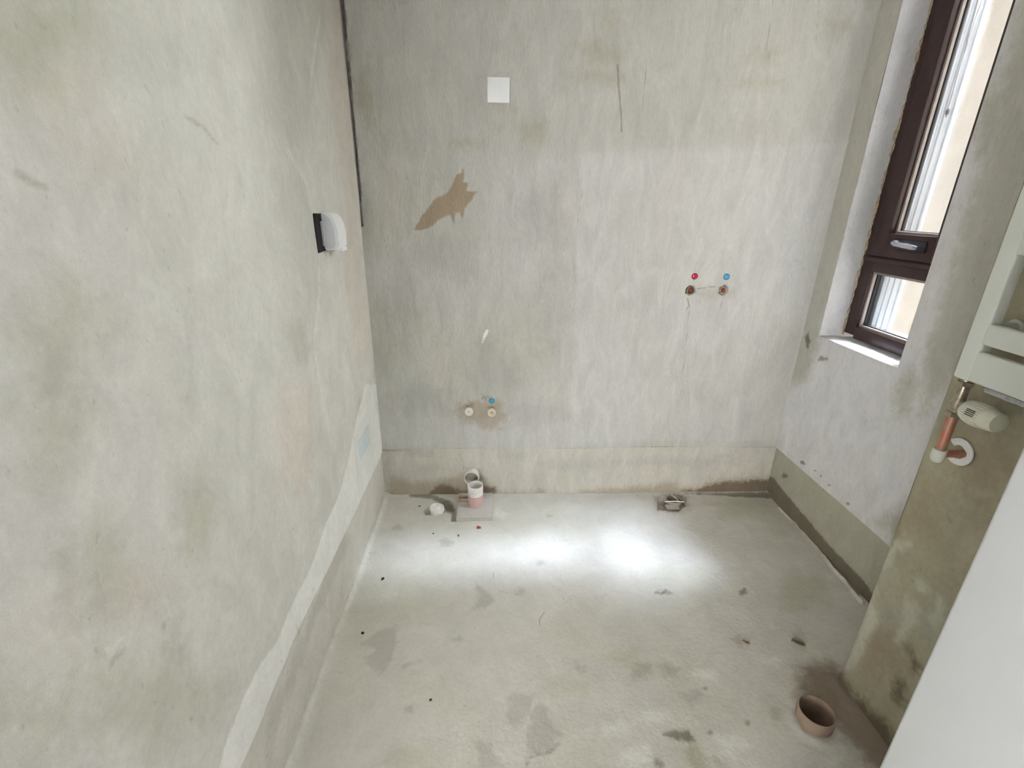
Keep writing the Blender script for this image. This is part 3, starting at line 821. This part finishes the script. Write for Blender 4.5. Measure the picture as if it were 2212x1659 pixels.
def marker(px, col, label, name, group=None):
    c = hit(px, 1, YB - .004)
    e = place(name, (c[0], YB, c[2]), label, 'marker cap', group)
    m = simple('cap_' + name, lin(*col), .25, 0, .02, spec=.7)
    m2 = simple('cap_rim_' + name, tuple(x * .55 for x in lin(*col)), .3)
    bm = bmesh.new(); lathe(bm, (c[0], YB + .001, c[2]), (0, -1, 0), [(.0142, 0), (.0142, .004), (.0128, .0062), (.0106, .0062), (.0104, .0040)], 32); link('rim', bm, m2, e)
    bm = bmesh.new(); lathe(bm, (c[0], YB + .001, c[2]), (0, -1, 0), [(.0106, .0030), (.0100, .0052), (.0070, .0072), (.0035, .0080), (.0001, .0082)], 32); link('dome', bm, m, e)
    bm = bmesh.new(); box(bm, (c[0] - .0010, YB - .0085, c[2] - .0045), (c[0] + .0010, YB - .006, c[2] + .0045), .0005); link('mark', bm, m2, e)


marker((1062, 866), (70, 178, 222), 'round blue marker cap above the cream plugged outlet in the damp patch', 'cold_marker_cap')
marker((1501, 597), (214, 52, 84), 'round red marker cap above a recessed shower outlet', 'hot_marker_cap')
marker((1570, 598), (80, 178, 220), 'round blue marker cap above a recessed shower outlet beside the red cap', 'cold_marker_cap')

mRust = simple('rusty_plug', lin(142, 92, 74), .7, .1, .2, 90, .6, lin(92, 58, 46))
mPale = simple('limy_plug', lin(196, 176, 156), .7, 0, .15, 90, .5, lin(120, 82, 62))
for px, lab, ma, mb in (((1493, 628), 'brown recessed shower pipe outlet under the red marker cap', mRust, mRust), ((1563, 628), 'pale rimmed recessed shower pipe outlet under the blue marker cap', mPale, mRust)):
    c = hit(px, 1, YB)
    e = place('shower_outlet', (c[0], YB, c[2]), lab, 'pipe outlet')
    bm = bmesh.new(); lathe(bm, (c[0], YB + .020, c[2]), (-.12 if ma is mRust else .02, -1, 0.03), [(.0170, 0), (.0172, .016), (.0160, .019), (.0125, .0185), (.0118, .006)], 28); link('socket', bm, ma, e)
    bm = bmesh.new(); lathe(bm, (c[0], YB + .020, c[2]), (0, -1, 0), [(.0120, .006), (.0118, .010), (.0070, .011), (.0066, .0155), (.0001, .0155)], 6); link('plug', bm, mb, e)
    if ma is mRust:
        bm = bmesh.new()
        for k in range(7):
            a = 2.3 + .33 * k
            bmesh.ops.create_icosphere(bm, subdivisions=1, radius=.0034 + .0015 * _TAB[k, 40], matrix=Matrix.Translation((c[0] + .019 * math.cos(a), YB - .0015, c[2] + .020 * math.sin(a))))
        link('mortar_crumbs', bm, simple('tan_crumb', lin(176, 160, 128), .9, 0, .2, 200, .5), e)

# ================================================================== SPLASH PROOF SOCKET ON THE LEFT WALL
sx = XL
so = place('splash_proof_socket', (sx, 1.66, 1.35), 'white splash proof socket box with curved lid over a black back hole', 'socket')
bm = bmesh.new(); box(bm, (sx - .004, 1.588, 1.288), (sx + .0045, 1.690, 1.409), .006, 3); link('back_box', bm, mBlack, so)['label'] = 'black slab standing for the dark opening behind the lid'  # raised slab, the hole's darkness is only its black colour
zc0, zc1, dep = 1.292, 1.412, .046


def dprof(d, z0, z1, x0):
    pts = [(x0, z0), (x0 + d * .80, z0), (x0 + d, z0 + .014)]
    for k in range(0, 13):
        t = math.pi / 2 * k / 12
        pts.append((x0 + d * math.cos(t) ** .75 if k < 12 else x0 + .004, z1 - (z1 - z0) * .62 * (1 - math.sin(t) ** .9)))
    pts.append((x0, z1))
    return pts


def xz_prism(bm, poly, y0, y1):
    return prism(bm, poly, 1, y0, y1)


bm = bmesh.new(); xz_prism(bm, dprof(dep, zc0, zc1, sx + .004), 1.650, 1.742)
bmesh.ops.bevel(bm, geom=[e for e in bm.edges if abs(e.verts[0].co.y - e.verts[1].co.y) < 1e-6], offset=.003, segments=2, affect='EDGES')
link('lid', bm, mPlast, so)
bm = bmesh.new(); xz_prism(bm, dprof(dep - .010, zc0 + .005, zc1 - .008, sx + .004), 1.6465, 1.652); link('side_panel', bm, simple('pale_side', lin(214, 216, 216), .4, 0, .01), so)
bm = bmesh.new(); box(bm, (sx + .034, 1.690, zc0 - .007), (sx + .050, 1.738, zc0 + .006), .003); link('finger_tab', bm, mPlast, so)
bm = bmesh.new(); box(bm, (sx + .003, 1.630, 1.306), (sx + .012, 1.646, 1.384), .003); link('hinge_clip', bm, mPlast2, so)

# pale terminal box label on the left wall
sp = onL([(793, 917), (798, 955), (776, 995), (770, 955)])
ys = sorted(a[0] for a in sp); zs = sorted(a[1] for a in sp)
y0, y1, z0, z1 = (ys[0] + ys[1]) / 2, (ys[2] + ys[3]) / 2, (zs[0] + zs[1]) / 2, (zs[2] + zs[3]) / 2
tb = place('terminal_box_cover', (XL, (y0 + y1) / 2, z0), 'pale plastered terminal box cover with a small light blue label', 'cover plate')
bm = bmesh.new(); box(bm, (XL - .004, y0 - .04, z0 - .05), (XL + .0048, y1 + .04, z1 + .05), .003); link('cover', bm, plaster('plaster_cover', lin(202, 201, 195), lin(198, 196, 190), lin(205, 204, 199), bump=.2, mott=.05), tb)
bm = bmesh.new(); box(bm, (XL + .0045, y0, z0), (XL + .0056, y1, z1), .0003); link('label_sheet', bm, simple('pale_blue_label', lin(203, 213, 214), .5, 0, .04, 60, 0, lin(188, 202, 198)), tb)['label'] = 'light blue paper label'

# ================================================================== FLOOR FITTINGS BY THE BACK WALL
mPVC = simple('white_pvc', lin(232, 230, 224), .4, 0, .03, 30, 0, lin(212, 208, 198))
mPink = simple('pink_pvc', lin(204, 166, 158), .5, 0, .1, 25, 0, lin(196, 178, 170))
mSlab = plaster('mortar_slab', lin(176, 172, 164), lin(168, 163, 152), lin(182, 178, 172), bump=.5, mott=.1)
q0 = hit((985, 1126), 2, 0.0); q1 = hit((1064, 1125), 2, 0.0)
SLZ = .020
sl = place('mortar_slab', (q0[0], q0[1], 0), 'square grey mortar slab around the foot of the standing pipe', 'slab')
bm = bmesh.new(); box(bm, (q0[0], q0[1], -.02), (q1[0], YB - .002, SLZ), .003)
bmesh.ops.subdivide_edges(bm, edges=[e for e in bm.edges if e.calc_length() > .05], cuts=6, use_grid_fill=True)
for v in bm.verts:
    v.co += Vector((.002 * (_TAB[int(v.co.x * 900) % 256, int(v.co.y * 700) % 256] - .5), .003 * (_TAB[int(v.co.y * 900) % 256, 7] - .5), .004 * (_TAB[int(v.co.x * 500) % 256, int(v.co.y * 500) % 256] - .5)))
link('slab', bm, mSlab, sl)
bm = bmesh.new(); box(bm, (q0[0] + .004, YB - .085, SLZ - .002), (q0[0] + .06, YB - .07, SLZ + .016), .003); box(bm, (q0[0] + .002, YB - .055, SLZ - .002), (q0[0] + .05, YB - .03, SLZ + .02), .004); link('brick_scrap', bm, simple('tan_brick_scrap', lin(178, 164, 146), .9, 0, .1, 60, .5), sl)

pb = hit((1027, 1097), 2, SLZ)
px_, py_, pr_ = pb[0], pb[1] + .036, .038
pt = hit((1025, 1047), 1, py_)[2]
pp = place('drain_pipe_stub', (px_, py_, SLZ), 'short upright white pipe with a pink lower half standing on the mortar slab', 'pipe')
bm = bmesh.new(); lathe(bm, (px_, py_, SLZ), (0, 0, 1), [(pr_, .058), (pr_, pt - SLZ - .001), (pr_ - .001, pt - SLZ), (pr_ - .0035, pt - SLZ), (pr_ - .0038, pt - SLZ - .002), (pr_ - .0038, .002)], 48); link('pipe', bm, mPVC, pp)
bm = bmesh.new(); lathe(bm, (px_, py_, SLZ), (0, 0, 1), [(pr_ + .0003, -.004), (pr_ + .0003, .060), (pr_ - .001, .0605)], 48); link('lower_half', bm, mPink, pp)['label'] = 'faded pink lower half'
bm = bmesh.new()
rr = random.Random(5)
for row in range(4):
    for k in range(5):
        a = -math.pi / 2 - .30 + .14 * k + rr.uniform(-.03, .03); z = SLZ + .068 + row * .009
        if rr.random() < .75:
            p0 = Vector((px_ + pr_ * math.cos(a), py_ + pr_ * math.sin(a), z)); t = Vector((-math.sin(a), math.cos(a), 0)); nrm = Vector((math.cos(a), math.sin(a), 0))
            w = rr.uniform(.0012, .0025); hh = rr.uniform(.0005, .0014)
            v = [bm.verts.new(p0 + nrm * .0004 + t * i + Vector((0, 0, j))) for i, j in ((-w, -hh), (w, -hh), (w, hh), (-w, hh))]; bm.faces.new(v)
link('worn_print', bm, simple('grey_print', lin(176, 170, 162), .6), pp, False)['label'] = 'worn grey print, no longer readable'
bm = bmesh.new(); lathe(bm, (px_, py_, SLZ + .003), (0, 0, 1), [(.0001, 0), (pr_ - .0036, 0)], 32); link('pipe_bottom', bm, simple('grey_pipe_mud', lin(196, 192, 184), .9), pp)

wc_ = hit((1020, 1036), 1, YB - .035)
wp = place('wall_pipe_stub', (wc_[0], YB, wc_[2]), 'white pipe end sticking out of the wall behind the upright pipe', 'pipe')
bm = bmesh.new(); lathe(bm, (wc_[0], YB + .03, wc_[2]), (-.06, -1, .06), [(.0375, 0), (.0375, .064), (.0365, .065), (.0345, .065), (.0338, .063), (.0338, .004)], 40); link('pipe', bm, mPVC, wp)
bm = bmesh.new(); lathe(bm, (wc_[0], YB + .012, wc_[2]), (0, -1, 0), [(.0001, 0), (.0340, 0)], 32); link('mud_filling', bm, simple('tan_mud', lin(186, 172, 146), .9, 0, .1, 50, .3), wp)

cc = hit((942, 1096), 2, .026)
cp_ = place('capped_floor_pipe', (cc[0], cc[1], 0), 'low round white capped pipe end beside the mortar slab', 'pipe')
bm = bmesh.new(); lathe(bm, (cc[0], cc[1], -.022), (.10, 0, 1), [(.033, 0), (.033, .040)], 36); link('pipe', bm, mPVC, cp_)
bm = bmesh.new(); lathe(bm, (cc[0] + .004, cc[1], .016), (.10, -.04, 1), [(.0345, -.004), (.0362, -.002), (.0362, .004), (.0340, .0045), (.0340, .0065), (.0352, .008), (.0345, .0115), (.030, .012), (.0275, .0080), (.0130, .0080), (.0105, .0115), (.0001, .0115)], 36); link('cap', bm, mPVC, cp_)

# floor drain near the back wall
dc = hit((1456, 1078), 2, .004)
dr = place('floor_drain', (dc[0], dc[1], 0), 'floor drain pipe end in a square hole, string across it, by the back wall', 'drain')
bm = bmesh.new(); lathe(bm, (dc[0], dc[1], -.20), (0, 0, 1), [(.0400, 0), (.0400, .204), (.0375, .2055), (.0345, .204), (.0340, .002)], 40); link('pipe', bm, simple('grimy_pipe', lin(168, 160, 142), .6, 0, .1), dr)
bm = bmesh.new(); lathe(bm, (dc[0], dc[1], -.19), (0, 0, 1), [(.0001, 0), (.0345, 0)], 32); link('mouth', bm, mBlack, dr)['label'] = 'dark drain opening'
s0 = hit((1436, 1083), 2, .010); s1 = hit((1478, 1084), 2, .010)
bm = bmesh.new(); tube_path(bm, [(s0[0], s0[1], .009), ((s0[0] + s1[0]) / 2, s0[1] - .002, .011), (s1[0], s1[1], .009)], .0028, 8); link('rim_strip', bm, mPlast, dr)['label'] = 'white plastic strip'
e0 = hit((1450, 1069), 2, .012); e1 = hit((1466, 1082), 2, .012)
bm = bmesh.new(); tube_path(bm, [e0, (e0 + e1) / 2 + np.array([0, 0, .002]), e1], .0018, 8); link('string', bm, simple('grey_string', lin(206, 204, 196), .8), dr)
bm = bmesh.new(); m0 = hit((1436, 1090), 2, -.012); m1 = hit((1470, 1101), 2, -.012); box(bm, (m0[0], m1[1], -.03), (m1[0], m0[1], -.010), .004); link('mortar_lump', bm, mSlab, dr)

# big brown pipe in the floor next to the chase
mClay = simple('brown_pipe', lin(150, 130, 111), .6, 0, .12, 25, .2, lin(130, 111, 94))
fp = place('soil_pipe_end', (FPX[0], FPX[1], 0), 'open brown soil pipe end rising from the damp floor beside the pipe chase', 'pipe')
bm = bmesh.new(); lathe(bm, (FPX[0], FPX[1], -.30), (0, 0, 1), [(.0500, 0), (.0502, .343), (.0490, .346), (.0468, .346), (.0458, .343), (.0458, .002)], 48); link('pipe', bm, mClay, fp)
bm = bmesh.new(); lathe(bm, (FPX[0], FPX[1], -.29), (0, 0, 1), [(.0001, 0), (.0459, 0)], 32); link('muddy_bottom', bm, simple('dark_mud', lin(62, 48, 38), .9), fp)
t0 = hit((1752, 1579), 2, .006); t1 = hit((1772, 1585), 2, .006)
bm = bmesh.new(); tube_path(bm, [t0, (t0 + t1) / 2 + np.array([0, -.002, .001]), t1], .0016, 8); link('tape_edge', bm, simple('pale_tape', lin(214, 210, 186), .6), fp)

# ================================================================== TOWEL RADIATOR ON THE CHASE
mRad = simple('white_enamel', lin(206, 209, 199), .4, 0, .02, 6)
RX0, RX1 = 1.055, 1.085
a0 = hit((2056, 812), 0, RX0)
RY = float(a0[1]); RZ = float(a0[2])
rd = place('towel_radiator', (XC, .75, RZ), 'white towel radiator with flat rails hung on the pipe chase', 'radiator')
RN = RY - .50
for y_ in (RY - .040, RN):
    bm = bmesh.new(); box(bm, (RX0, y_, RZ), (RX1, y_ + .040, RZ + .98), .006, 3); link('upright', bm, mRad, rd)
zs_ = []
for a, b in ((862, 787), (769, 716), (552, 500)):
    zs_.append((hit((2205, a), 0, RX0)[2], hit((2205, b), 0, RX0)[2]))
zs_[0] = (RZ + .003, zs_[0][1])
step = zs_[2][0] - zs_[1][0]
zz_ = zs_ + [(zs_[2][1] + .022, zs_[2][1] + .022 + (zs_[1][1] - zs_[1][0]))]
zz_ += [(zs_[2][0] + 2 * step * 1.0 + d, zs_[2][0] + 2 * step + d + .05) for d in (0, .07, .30, .37)]
for z0_, z1_ in zz_:
    bm = bmesh.new(); box(bm, (RX0 - .004, RN + .039, z0_), (RX0 + .016, RY - .039, z1_), .005, 3); link('rail', bm, mRad, rd)
for y_, z_ in ((RY - .02, RZ + .12), (RN + .02, RZ + .12), (RY - .02, RZ + .85), (RN + .02, RZ + .85)):
    bm = bmesh.new(); lathe(bm, (RX1 - .003, y_, z_), (1, 0, 0), [(.011, 0), (.011, XC - RX1 - .003), (.018, XC - RX1 - .002), (.018, XC - RX1 + .012)], 16); link('wall_bracket', bm, mRad, rd)
wr0 = hit((2100, 838), 0, RX0 + .01)
bm = bmesh.new(); box(bm, (RX0 + .002, RN + .045, RZ - .010), (RX1 - .004, RY - .075, RZ + .002), .004); link('bottom_film', bm, simple('crumpled_film', lin(168, 170, 166), .3, 0, .15, 120, .8), rd)['label'] = 'crumpled protective film along the lower edge'

# supply pipe and thermostatic valve
VX, VY = 1.070, RY - .022
zv0 = float(hit((2044, 892), 0, VX)[2]); ze = float(hit((2026, 985), 0, VX)[2])
mBrass = simple('nickel_brass', lin(170, 160, 140), .3, .85, .15, 80, .2)
mCop = simple('copper_pipe', lin(178, 116, 92), .45, .25, .15, 30, .1, lin(170, 140, 116))
mKnob = simple('cream_knob', lin(204, 203, 184), .45, 0, .04)
vp = place('supply_pipe', (VX, VY, ze), 'orange brown supply pipe with white elbow sleeve below the radiator valve', 'pipe')
bm = bmesh.new(); lathe(bm, (VX, VY, ze - .002), (0, 0, 1), [(.0100, 0), (.0105, .01), (.0105, zv0 - ze), (.0085, zv0 - ze + .003)], 24); link('pipe', bm, mCop, vp)
bm = bmesh.new(); lathe(bm, (VX, VY, ze - .016), (0, 0, 1), [(.0001, 0), (.0085, .001), (.0125, .006), (.0142, .014), (.0142, .034), (.0120, .036), (.0104, .035)], 24); link('elbow_sleeve', bm, simple('milky_sleeve', lin(206, 208, 196), .5, 0, .03), vp)
bm = bmesh.new(); lathe(bm, (VX, VY, ze + .006), (1, 0, 0), [(.0095, 0), (.0095, XC - VX + .015)], 20); link('wall_branch', bm, mCop, vp)

ro = place('pipe_rosette', (XC, VY, ze), 'white open C shaped rosette loose round the pipe at the chase', 'rosette')
rc = hit((2070, 976), 0, XC - .008)
bm = bmesh.new()
prof = [(.0165, 0), (.0165, .004), (.0185, .0058), (.0310, .0055), (.0340, .0030), (.0345, 0)]
n_ = 30; rings = []
for k in range(n_ + 1):
    t = math.radians(40 + 285 * k / n_)      # gap towards the elbow
    rings.append([bm.verts.new((XC - .004 - h, rc[1] + r * math.cos(t), rc[2] - r * math.sin(t))) for r, h in prof])
for A, B in zip(rings, rings[1:]):
    for i in range(len(prof)):
        j = (i + 1) % len(prof); bm.faces.new((A[i], A[j], B[j], B[i]))
bm.faces.new(rings[0]); bm.faces.new(rings[-1])
link('rosette_ring', bm, simple('white_rosette', lin(222, 222, 216), .45, 0, .02), ro)

va = place('radiator_valve', (VX, VY, zv0), 'metal radiator valve with ribbed cream thermostat knob under the towel radiator', 'valve')
bm = bmesh.new(); lathe(bm, (VX, VY, zv0 - .001), (0, 0, 1), [(.0105, 0), (.0150, .001), (.0150, .013), (.0120, .0135), (.0115, .018), (.0140, .022), (.0145, .036), (.0115, .040), (.0110, RZ - zv0 + .004)], 24); link('body', bm, mBrass, va)
bm = bmesh.new(); lathe(bm, (VX, VY, zv0 + .0005), (0, 0, 1), [(.0152, 0), (.0172, .001), (.0172, .011), (.0152, .012)], 6); link('nut', bm, mBrass, va, angle=20)
bm = bmesh.new(); lathe(bm, (VX, VY, RZ - .016), (0, 0, 1), [(.0110, 0), (.0165, .001), (.0165, .011), (.0110, .012)], 6); link('nut', bm, mBrass, va, angle=20)
k0 = Vector((VX, VY - .012, zv0 + .028)); kd = Vector((-.05, -1, .02)).normalized()
bm = bmesh.new(); lathe(bm, k0, kd, [(.010, 0), (.0165, .002), (.0180, .006), (.0180, .014), (.0150, .015)], 28); link('collar', bm, mBrass, va)
bm = bmesh.new(); lathe(bm, k0, kd, [(.0190, .013), (.0232, .016), (.0256, .024), (.0262, .042), (.0254, .066), (.0225, .086), (.0200, .0905), (.0120, .092), (.0001, .0925)], 40)
kn = link('thermostat_knob', bm, mKnob, va)
bm = bmesh.new()
a_, u_, v_ = frame_of(kd)
for k in range(26):
    t = 2 * math.pi * k / 26
    dd = u_ * math.cos(t) + v_ * math.sin(t)
    tube_path(bm, [k0 + a_ * .030 + dd * .0258, k0 + a_ * .044 + dd * .0261, k0 + a_ * .064 + dd * .0254], .0015, 6)
g_ = link('grip_ribs', bm, mKnob, kn); g_.parent = kn; g_.matrix_parent_inverse = Matrix.Identity(4)
bm = bmesh.new()
for k in range(4):
    t = math.radians(200 + 9 * k)
    dd = (Vector((-1, 0, .25)).normalized() + Vector((0, 0, 1)) * (.16 * (k - 1.5))).normalized()
    tube_path(bm, [k0 + a_ * .036 + dd * .0272, k0 + a_ * .056 + dd * .0268], .0011, 6)
s_ = link('vent_slots', bm, simple('slot_dark', lin(60, 58, 48), .8), kn); s_.parent = kn; s_.matrix_parent_inverse = Matrix.Identity(4)

# ================================================================== WHITE DOOR CASING ON THE NIB
mDoor = simple('white_door_paint', lin(170, 171, 168), .5, 0, .01, 3)
DX = float(hit((2048, 1317), 1, .475)[0])
dj = empty('door_1', (DX, .475, 0), 'plain white door casing on the end of the door wall', 'door'); dj['kind'] = 'structure'; del dj['category']
bm = bmesh.new(); box(bm, (DX, NY0 - .02, 0), (NX + .002, .475, DZ - .04), .006, 4); link('jamb', bm, mDoor, dj)
bm = bmesh.new(); box(bm, (XL + .012, NY0 - .02, DZ - .04), (NX + .002, .475, DZ + .002), .006, 4); link('head', bm, mDoor, dj)
bm = bmesh.new(); box(bm, (NX + .002, .455, 0), (NX + .06, .475, DZ + .06), .005, 3); link('architrave', bm, mDoor, dj)

# ================================================================== LOOSE BITS
def chip(px, rx, ry, h, rot, mat, name, label, cat, seed):
    c = hit(px, 2, .002); r = random.Random(seed)
    bm = bmesh.new(); n = 9; top = []; bot = []
    for k in range(n):
        t = 2 * math.pi * k / n; q = .75 + .5 * r.random()
        x, y = rx * q * math.cos(t), ry * q * math.sin(t)
        X, Y = x * math.cos(rot) - y * math.sin(rot), x * math.sin(rot) + y * math.cos(rot)
        bot.append(bm.verts.new((c[0] + X, c[1] + Y, -.001))); top.append(bm.verts.new((c[0] + X * .8, c[1] + Y * .8, h * (.6 + .6 * r.random()))))
    ct = bm.verts.new((c[0], c[1], h * 1.1))
    for k in range(n):
        j = (k + 1) % n
        bm.faces.new((bot[k], bot[j], top[j], top[k])); bm.faces.new((top[k], top[j], ct))
    bm.faces.new(bot)
    return setp(link(name, bm, mat), label, cat)


mBlk = simple('black_bit', lin(18, 16, 16), .7); mRed = simple('red_bit', lin(168, 60, 62), .5); mLeaf = simple('dry_leaf', lin(126, 102, 62), .8, 0, .2, 80); mPeb = simple('dark_pebble', lin(96, 90, 84), .9)
chip((827, 1250), .009, .004, .006, .7, mBlk, 'black_fragment', 'curled black fragment at the left end of the light patch', 'debris', 1)
chip((783, 1367), .005, .004, .005, .2, mBlk, 'black_grit', 'tiny round black grit near the pale line at the left wall', 'debris', 2)
chip((930, 1511), .004, .003, .004, .2, mBlk, 'black_grit', 'tiny black grit on the open floor among small pits', 'debris', 3)
rb = chip((1034, 1140), .010, .007, .010, .3, mRed, 'red_fragment', 'small red and dark fragment in front of the mortar slab', 'debris', 4)
chip((1612, 1387), .012, .005, .004, -.9, mLeaf, 'leaf_scrap', 'small brown scrap of dry leaf on the open floor', 'leaf', 5)
lf = hit((1725, 1391), 2, .004)
bm = bmesh.new(); rows = []
for k in range(9):
    t = k / 8; w = .016 * math.sin(math.pi * (t * .92 + .04)) + .001
    cx, cy = lf[0] - .020 + .040 * t, lf[1] + .012 - .020 * t
    rows.append([bm.verts.new((cx + .5 * s * w, cy + .9 * s * w, .003 + .009 * abs(s) + .004 * math.sin(4 * t))) for s in (-1, -.5, 0, .5, 1)])
for A, B in zip(rows, rows[1:]):
    for k in range(4): bm.faces.new((A[k], A[k + 1], B[k + 1], B[k]))
bmesh.ops.solidify(bm, geom=bm.faces[:], thickness=.0006)
setp(link('curled_leaf', bm, simple('grey_leaf', lin(184, 176, 146), .8, 0, .15, 90, .3)), 'curled pale dry leaf lying near the pipe chase', 'leaf')
for i, (px, s, lab) in enumerate([((906, 1093), 1.0, 'dark mortar crumb nearest to the left wall'), ((936, 1152), .8, 'dark mortar crumb in front of the capped pipe'), ((990, 1156), 1.0, 'dark flat crumb in front of the mortar slab'), ((797, 1195), 1.3, 'grey pebble against the pale line at the left wall')]):
    chip(px, .006 * s, .004 * s, .004, i, mPeb, 'mortar_crumb', lab, 'debris', 20 + i)

# cord hanging outside the window
k1 = hit((2047, 240), 0, 1.64)
cd = place('hanging_cord', (k1[0], k1[1], k1[2]), 'thin grey cord with a black plug hanging outside the upper pane', 'cord')
cpts = [hit(p, 0, 1.64) for p in [(2047, 236), (2058, 200), (2072, 150), (2084, 110), (2097, 60), (2108, 20), (2118, -30), (2160, -200)]]
bm = bmesh.new(); tube_path(bm, cpts, .0016, 6); link('cord', bm, simple('grey_cord', lin(120, 118, 116), .6), cd)
cpts = [hit(p, 0, 1.64) for p in [(2079, 128), (2090, 95), (2105, 45), (2122, 0), (2134, -30), (2180, -200)]]
bm = bmesh.new(); tube_path(bm, cpts, .0014, 6); link('second_strand', bm, simple('tan_cord', lin(176, 166, 150), .6), cd)
bm = bmesh.new(); lathe(bm, k1 + np.array([0, 0, -.012]), (0, 0, 1), [(.0001, -.008), (.0018, -.006), (.0018, 0), (.0055, .002), (.0060, .014), (.0030, .020), (.0015, .022)], 12); link('plug', bm, simple('black_plug', lin(16, 14, 26), .5), cd)
